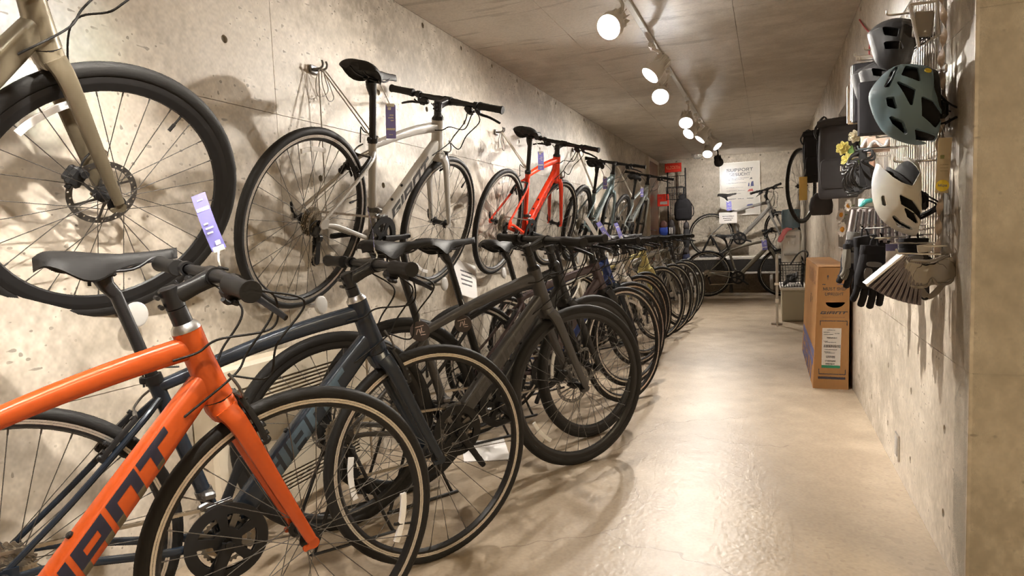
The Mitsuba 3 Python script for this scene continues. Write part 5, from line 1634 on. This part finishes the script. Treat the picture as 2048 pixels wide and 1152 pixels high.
obj(k + '__hook', MB().tube([(XG - .003, 2.06, .902), (.340, 2.06, .907), (.334, 2.06, .920)], .003, 7), CHROME)

# clear pouches, a strip tag with a yellow dot, twisted strap
scene['mat_clear_film'] = {'type': 'thindielectric', 'int_ior': 1.25}
SMOKE = mat('smoke_grey', (.30, .275, .24), .3, coat=.6)
FRAME_GREY = mat('frame_grey', (.22, .20, .175), .4, coat=.3)


def pouch(name, label, cat, M, film, w, h, t, fill):
    """A clear pouch with the goods inside; local x across, z up."""
    k = thing(name, label, cat)
    zz_ = np.array([-.5, -.47, -.3, 0, .25, .40, .48, .5]) * h
    obj(k + '__film', MB().sweep([(0, 0, z) for z in zz_], np.array([.05, .5, 1, 1, .8, .35, .08, .05]) * t, np.array([.9, .96, 1, .98, .92, .72, .42, .34]) * w / 2, up=(0, 1, 0), e=2.6, sides=22), 'mat_clear_film', 50, M)
    fill(k, M)
    obj(k + '__header', MB().box((0, 0, h * .5 + .008), (w * .34, .002, .022), M), PACK_EDGE, smooth=False)
    return k


def goggles(k, M):
    obj(k + '__lens', MB().sweep(spline([(-.062, .0, .030), (-.052, -.014, .012), (0, -.022, .0), (.052, -.014, .012), (.062, .0, .030)], 18), .030, .0035, up=(0, 0, 1), e=4, sides=12), SMOKE, m=M)
    obj(k + '__frame', MB().tube(spline([(-.060, -.002, .030), (-.04, -.018, .042), (0, -.026, .036), (.04, -.018, .042), (.060, -.002, .030), (.052, -.014, -.024), (.014, -.026, -.030), (0, -.027, -.012), (-.014, -.026, -.030), (-.052, -.014, -.024), (-.060, -.002, .030)], 40), .0045, 7), FRAME_GREY, m=M)
    obj(k + '__strap', MB().sweep(spline([(-.05, .006, .06), (-.03, .0, -.02), (.0, .010, -.065), (.04, .0, -.02), (.05, .008, .05)], 20), .009, .002, up=(1, 0, 0), e=4, sides=8), FRAME_GREY, m=M)


k = pouch('goggle_pouch', 'grey goggles in a clear pouch at the near end, right of the fan of cards', 'goggles', TR(.408, 2.045, .850) @ RZ(.15) @ RY(-.12), 'clear', .105, .125, .030, goggles)
obj(k + '__hook', MB().tube([(XG - .003, 2.045, .925), (.395, 2.045, .926)], .003, 7), CHROME)


def mirror_fill(k, M):
    obj(k + '__frame', MB().tube(np.array([[-.035, 0, .055], [.03, 0, .06], [.045, 0, -.03], [.0, 0, -.062], [-.035, 0, .055]]), .0048, 8, ), PACK_EDGE, m=M)
    obj(k + '__insert', MB().box((.004, .006, .002), (.05, .008, .07), None, .006), SMOKE, m=M)


k = pouch('clear_pouch', 'clear pouch with silver triangular bracket, hanging highest at the near end', 'pouch', TR(.405, 2.14, 1.545) @ RY(.1), 'clear', .10, .17, .022, mirror_fill)
obj(k + '__hook', MB().tube([(XG - .003, 2.14, 1.640), (.39, 2.14, 1.642)], .003, 7), CHROME)
TAGP = mat('tag_paper', (.40, .335, .225), .6)
k = thing('paper_tag', 'long beige paper tag with a yellow round sticker hanging below the grey-blue helmet', 'paper tag')
mt_ = FR((.426, 1.975, 1.137), (1, 0, 0), (0, 0, 1), (0, -1, 0)) @ RZ(-.05)
obj(k + '__strip', MB().box((0, 0, 0), (.030, .142, .0012), mt_), TAGP, smooth=False)
obj(k + '__sticker', MB().lathe([(.0, .0012), (.0150, .0012), (.0152, .0006)][::-1], 28, mt_ @ TR(.001, -.052, 0)), 'mat_badge_yellow', smooth=False)
print_text(k, 'Mips', .001, -.0545, .0066, mt_ @ TR(0, 0, .0011), INK)
obj(k + '__mark', MB().box((-.004, .022, .0008), (.009, .009, .0006), mt_), mat('mark_olive', (.16, .17, .06), .6), smooth=False)
for i in range(3):
    obj(k + '__print', MB().box((.002, .002 - .008 * i, .0008), (.018, .0018, .0006), mt_), mat('print_tan', (.28, .23, .15), .6) if i == 0 else 'mat_print_tan', smooth=False)
obj(k + '__string', MB().tube(spline([app(mt_, [0, .068, 0]), (.430, 2.0, 1.23), (.43, 2.05, 1.26)], 8), .0011, 5), CORD)
STRAP = mat('strap_pale', (.62, .53, .46), .35, coat=.4)
k = thing('twisted_strap', 'long pale twisted plastic strap hanging down the near edge of the goods', 'strap')
zz_ = np.linspace(1.60, .875, 170)
path = np.stack([XG - .012 + .004 * np.sin(zz_ * 30) - .018 * np.clip((.98 - zz_) / .1, 0, 1)**2, 2.085 + .006 * np.sin(zz_ * 17), zz_], 1)
ang = (1.60 - zz_) * 55
obj(k + '__band', MB().sweep(path, .0085, .0009, up=np.stack([np.cos(ang), np.sin(ang), 0 * ang], 1), e=4, sides=8), STRAP)
for y in (2.09,):
    obj(k + '__hook', MB().tube([(XG - .002, y, 1.602), (XG - .03, y, 1.604)], .003, 7), CHROME)

# bottle cages and small parts between the helmets and the panniers
CAGE_GROUP = 'bottle cages hanging on the right wall'


def cage_mesh(M):
    mb = MB()
    for s in (-1, 1):
        mb.tube(spline([(s * .010, .0, .065), (s * .036, -.012, .055), (s * .038, -.045, .030), (s * .012, -.070, .022), (s * .034, -.050, -.01), (s * .036, -.014, -.050), (s * .012, -.0, -.065)], 30), .0048, 7, M)
    mb.box((0, .002, 0), (.026, .006, .14), M, .002)
    return mb.tube(spline([(-.012, 0, -.065), (-.010, -.05, -.070), (.010, -.05, -.070), (.012, 0, -.065)], 14), .0045, 7, M)


for i, (y, z, yaw, where) in enumerate(((2.58, 1.185, .7, 'nearest the white helmet'), (2.76, 1.20, .9, 'second from the white helmet'), (2.94, 1.19, .5, 'third from the white helmet'), (3.12, 1.205, .8, 'fourth from the white helmet'), (3.30, 1.195, .6, 'beside the tall black pannier bag'))):
    k = thing('bottle_cage', f'black bottle cage, {where}', 'bottle cage', CAGE_GROUP)
    M = TR(.325 + .012 * i, y, z) @ RZ(yaw - 1.1) @ RY(.25 * ((i % 3) - 1))
    obj(k + '__cage', cage_mesh(M), BLACK_SATIN if i % 2 else BLACK_METAL)
    if i in (1, 3):
        obj(k + '__sleeve', MB().box((.03, .004, .01), (.018, .022, .12), M, .003), mat('sleeve_tan', (.33, .19, .13), .5) if i == 1 else 'mat_sleeve_tan')
    obj(k + '__hook', MB().tube([(XG - .003, y, z + .07), (.30 + .012 * i, y, z + .073), (.296 + .012 * i, y, z + .085)], .003, 7), CHROME)
for i, (y, z) in enumerate(((2.66, 1.300), (2.80, 1.325), (2.96, 1.335), (3.10, 1.36), (2.55, 1.62), (3.30, 1.74))):
    h_ = prong(y, z, .085)
    tag(h_, ['bare chrome hook nearest under the grey-blue helmet', 'bare chrome hook second under the black helmets', 'bare chrome hook third along, below the black packs', 'bare chrome hook beside the white flowers', 'bare chrome hook left of the topmost black helmet', 'bare chrome hook highest, near the ceiling'][i], 'display hook', 'bare hooks on the wire grid')
for i, (y, z, lab_) in enumerate(((2.92, 1.315, 'pale pink carded part hanging under the black packs'), (2.74, 1.285, 'small pinkish carded part hanging under the grey-blue helmet'))):
    k = thing('carded_part', lab_, 'pack')
    obj(k + '__card', MB().box((.385, y, z), (.075, .004, .055), None, .001), mat('card_pink', (.60, .46, .38), .5) if i == 0 else 'mat_card_pink', smooth=False)
    obj(k + '__part', MB().tube(spline([(.35, y - .008, z - .015), (.37, y - .012, z + .012), (.40, y - .012, z - .01), (.415, y - .008, z + .016)], 16), .006, 8), REFLECTOR)
    obj(k + '__hook', MB().tube([(XG - .003, y, z + .024), (.375, y, z + .025)], .003, 7), CHROME)

# flowers
PETAL, PETAL_Y, DAISY, LEAF = mat('petal_cream', (.74, .70, .55), .6), mat('petal_yellow', (.74, .66, .22), .6), mat('daisy_centre', (.60, .26, .02), .6), mat('leaf_green', (.10, .19, .05), .6)
DAISYW = mat('daisy_white', (.80, .78, .74), .55)


def bloom(c, face, r, n, layers, m1):
    mb = MB()
    base = look_frame(c, face)
    for l in range(layers):
        for i in range(n - l):
            a = 2 * math.pi * i / (n - l) + l * .4
            rr_ = r * (1 - .26 * l)
            mb.sweep(spline([(0, 0, .004 * l), (rr_ * .45, 0, .004 * l + .010 * l), (rr_, 0, .006 + .016 * l)], 7), np.array([.15, .75, 1, 1, .85, .6, .2])[:7] * rr_ * .42, .0011, up=(0, 1, 0), sides=8, m=base @ RZ(a))
    return mb


BOU = 'artificial roses on the right wall'
for i, (y, x, z, r, mt, lab_) in enumerate(((3.55, .400, 1.42, .034, PETAL, 'cream artificial rose, uppermost of the three beside the pannier bag'), (3.52, .345, 1.365, .036, PETAL_Y, 'pale yellow artificial rose, middle of the three beside the pannier bag'), (3.50, .365, 1.305, .036, PETAL_Y, 'pale yellow artificial rose, lowest of the three beside the pannier bag'))):
    k = thing('artificial_rose', lab_, 'flower', BOU)
    obj(k + '__bloom', bloom(np.array([x, y, z]), (-.5, -.85, .15), r, 7, 3, mt), mt, smooth=True)
    obj(k + '__stem', MB().tube(spline([(x, y + .002, z), (x + .04, y + .02, z - .01), (XG, y + .03, z - .02)], 8), .0025, 6), LEAF)
    obj(k + '__leaf', MB().sweep([(x + .02, y - .012, z - .045), (x + .032, y - .014, z - .02), (x + .035, y - .012, z + .01)], [.004, .014, .003], .001, up=(1, 0, 0), sides=8), LEAF)
for i, (y, z, r, lab_) in enumerate(((4.42, 1.055, .042, 'white paper daisy, uppermost of the daisies above the carton'), (4.52, 1.035, .034, 'white paper daisy, left of the daisies above the carton'), (4.36, .965, .048, 'white paper daisy, lowest of the daisies above the carton'), (4.05, 1.10, .036, 'white paper daisy, highest and nearest of the daisies above the carton'))):
    k = thing('paper_daisy', lab_, 'flower', 'paper daisies on the wire grid')
    c = np.array([XG - .030, y, z])
    obj(k + '__petal_ring', bloom(c, (-.9, -.42, .1), r, 10, 1, DAISYW), DAISYW, smooth=True)
    obj(k + '__centre', MB().lathe([(0, .014), (r * .28, .010), (r * .36, .003), (r * .36, -.002)][::-1], 16, look_frame(c, (-.9, -.42, .1))), DAISY)
    obj(k + '__pin', MB().cyl(c, (XG + .001, y, z), .003, 6), LEAF)
k = thing('carded_part', 'small teal carded part hanging above the dark packs', 'pack')
TEALM = mat('part_teal', (.03, .28, .27), .45)
obj(k + '__card', MB().box((.385, 3.05, 1.075), (.06, .004, .05), None, .001), CARD_WHITE, smooth=False)
obj(k + '__part', MB().sweep(spline([(.362, 3.04, 1.065), (.380, 3.035, 1.085), (.402, 3.04, 1.09)], 8), .013, .009, sides=10), TEALM)
obj(k + '__hook', MB().tube([(XG - .003, 3.05, 1.096), (.378, 3.05, 1.098)], .003, 7), CHROME)


# pannier bags
def pannier(label, x, y, z0, z1, w, d, yaw, mt, strip=None):
    k = thing('pannier_bag', label, 'bag', 'pannier bags on the right wall')
    M = TR(x, y, z0) @ RZ(yaw)
    h = z1 - z0
    t_ = np.array([0, .02, .08, .3, .6, .8, .88, .93])
    obj(k + '__body', MB().sweep([(0, 0, a_ * h) for a_ in t_], np.array([.75, .92, 1, 1, .95, .84, .6, .3]) * d / 2, np.array([.88, .96, 1, 1, 1, .99, .99, .98]) * w / 2, up=(0, 1, 0), e=4.5, sides=28), mt, 45, M)
    obj(k + '__roll_top', MB().sweep([(-w / 2 * 1.02, 0, h * .955), (-w / 4, -.004, h * .965), (w / 4, -.004, h * .965), (w / 2 * 1.02, 0, h * .955)], .024, .030, sides=16, up=(0, 0, 1)), mt, 45, M)
    obj(k + '__pocket', MB().sweep([(0, -d / 2 - .004, a_ * h) for a_ in (.12, .15, .3, .46, .50)], np.array([.3, .9, 1, .8, .2]) * .018, np.array([.8, .95, 1, .95, .8]) * w * .40, up=(0, 1, 0), e=4, sides=18), mt, 45, M)
    for s in (-1, 1):
        obj(k + '__side_strap', MB().sweep(spline([(s * w * .51, 0, h * .95), (s * w * .53, -.01, h * .7), (s * w * .515, -.01, h * .40)], 12), .011, .0022, up=(0, 1, 0), e=4, sides=8), BLACK_PLASTIC, m=M)
    obj(k + '__shoulder_strap', MB().sweep(spline([(-w * .3, d * .3, h * .97), (-w * .42, d * .2, h * 1.06), (-w * .62, d * .0, h * .9), (-w * .56, -d * .1, h * .78)], 16), .014, .003, up=(0, 1, 0), e=4, sides=8), BLACK_PLASTIC, m=M)
    obj(k + '__reflective_mark', MB().box((w * .16, -d / 2 - .020, h * .34), (.006, .002, h * .10), M @ TR(0, 0, 0)), REFLECTOR, smooth=False)
    for s in (-1, 1):
        obj(k + '__mounting_hook', MB().box((s * w * .28, d / 2 + .010, h * .80), (.024, .030, .036), M, .005), BLACK_PLASTIC)
    return k, M


pannier('tall dark grey pannier bag with rolled top hanging on the right wall beside the roses', .352, 3.82, 1.135, 1.55, .19, .11, -.35, FABRIC_GREY)
k, M = pannier('smaller black pannier bag hanging beyond the tall dark grey one', .330, 4.75, 1.285, 1.62, .20, .10, -.35, FABRIC)
k = thing('hang_card', 'yellow card hanging below the smaller black pannier bag', 'card')
obj(k + '__card', MB().box((.222, 4.70, 1.245), (.050, .003, .155), None, .001), mat('card_yellow', (.68, .47, .14), .5), smooth=False)
obj(k + '__tie', MB().tube([(.225, 4.70, 1.32), (.245, 4.72, 1.40)], .0018, 6), CORD)
k = thing('saddle_bag', 'small dark bag hanging lowest below the smaller black pannier bag', 'bag')
obj(k + '__bag', MB().sweep([(.315, 4.5, z) for z in (1.06, 1.075, 1.12, 1.17, 1.20)], [.02, .04, .045, .04, .015], [.05, .065, .07, .06, .03], up=(0, 1, 0), e=3, sides=18), FABRIC_GREY, 45)
obj(k + '__strap', MB().sweep(spline([(.315, 4.5, 1.19), (.34, 4.52, 1.26), (.42, 4.55, 1.28), (XG, 4.56, 1.28)], 12), .010, .002, up=(0, 1, 0), e=4, sides=8), BLACK_PLASTIC)
# spare wheel hung beyond the bags
k = thing('spare_wheel', 'spare black bicycle wheel hanging on the right wall beyond the pannier bags', 'wheel')
W = TR(.285, 6.30, 1.355) @ RZ(1.16)
put(k + '__rim', proto('rimspare', lambda: rim_mesh(.3145, .02), BLACK_SATIN), W)
put(k + '__tire', proto('tirespare', lambda: torus_mesh(.335, .024, h=.026), BLACK_RUBBER), W)
kk = put(k + '__spoke_lacing', proto('spokesspare', lambda: spokes_mesh(.2945, 28), DARK_STEEL, True), W)
labels[kk] = {'kind': 'stuff'}
put(k + '__hub', proto('hubFalse', lambda: hub_mesh(False), BLACK_METAL), W)
obj(k + '__wall_bracket', MB().tube(spline([(XR - .001, 6.36, 1.66), (.36, 6.34, 1.655), (.30, 6.32, 1.650), (.296, 6.31, 1.675)], 10), .006, 8), DARK_STEEL)

# wall plate and red cord on the right wall
k = thing('wall_plate', 'narrow steel electrical wall plate low on the right wall', 'wall plate')
obj(k + '__plate', MB().box((XR - .003, 2.835, .112), (.006, .075, .105), bevel=.002), STEEL)
obj(k + '__insert', MB().box((XR - .0068, 2.835, .112), (.002, .042, .072), bevel=.0006), mat('insert_grey', (.30, .28, .26), .5))
RED = mat('cord_red', (.55, .10, .12), .6)
k = thing('red_cord', 'thin red cord slanting across the right wall above the packs', 'cord')
obj(k + '__cord', MB().tube(spline([(XR - .004, 4.02, 2.10), (XR - .006, 3.78, 1.99), (XR - .012, 3.55, 1.89), (XR - .035, 3.40, 1.77), (XG, 3.32, 1.745)], 24), .0035, 6), RED)
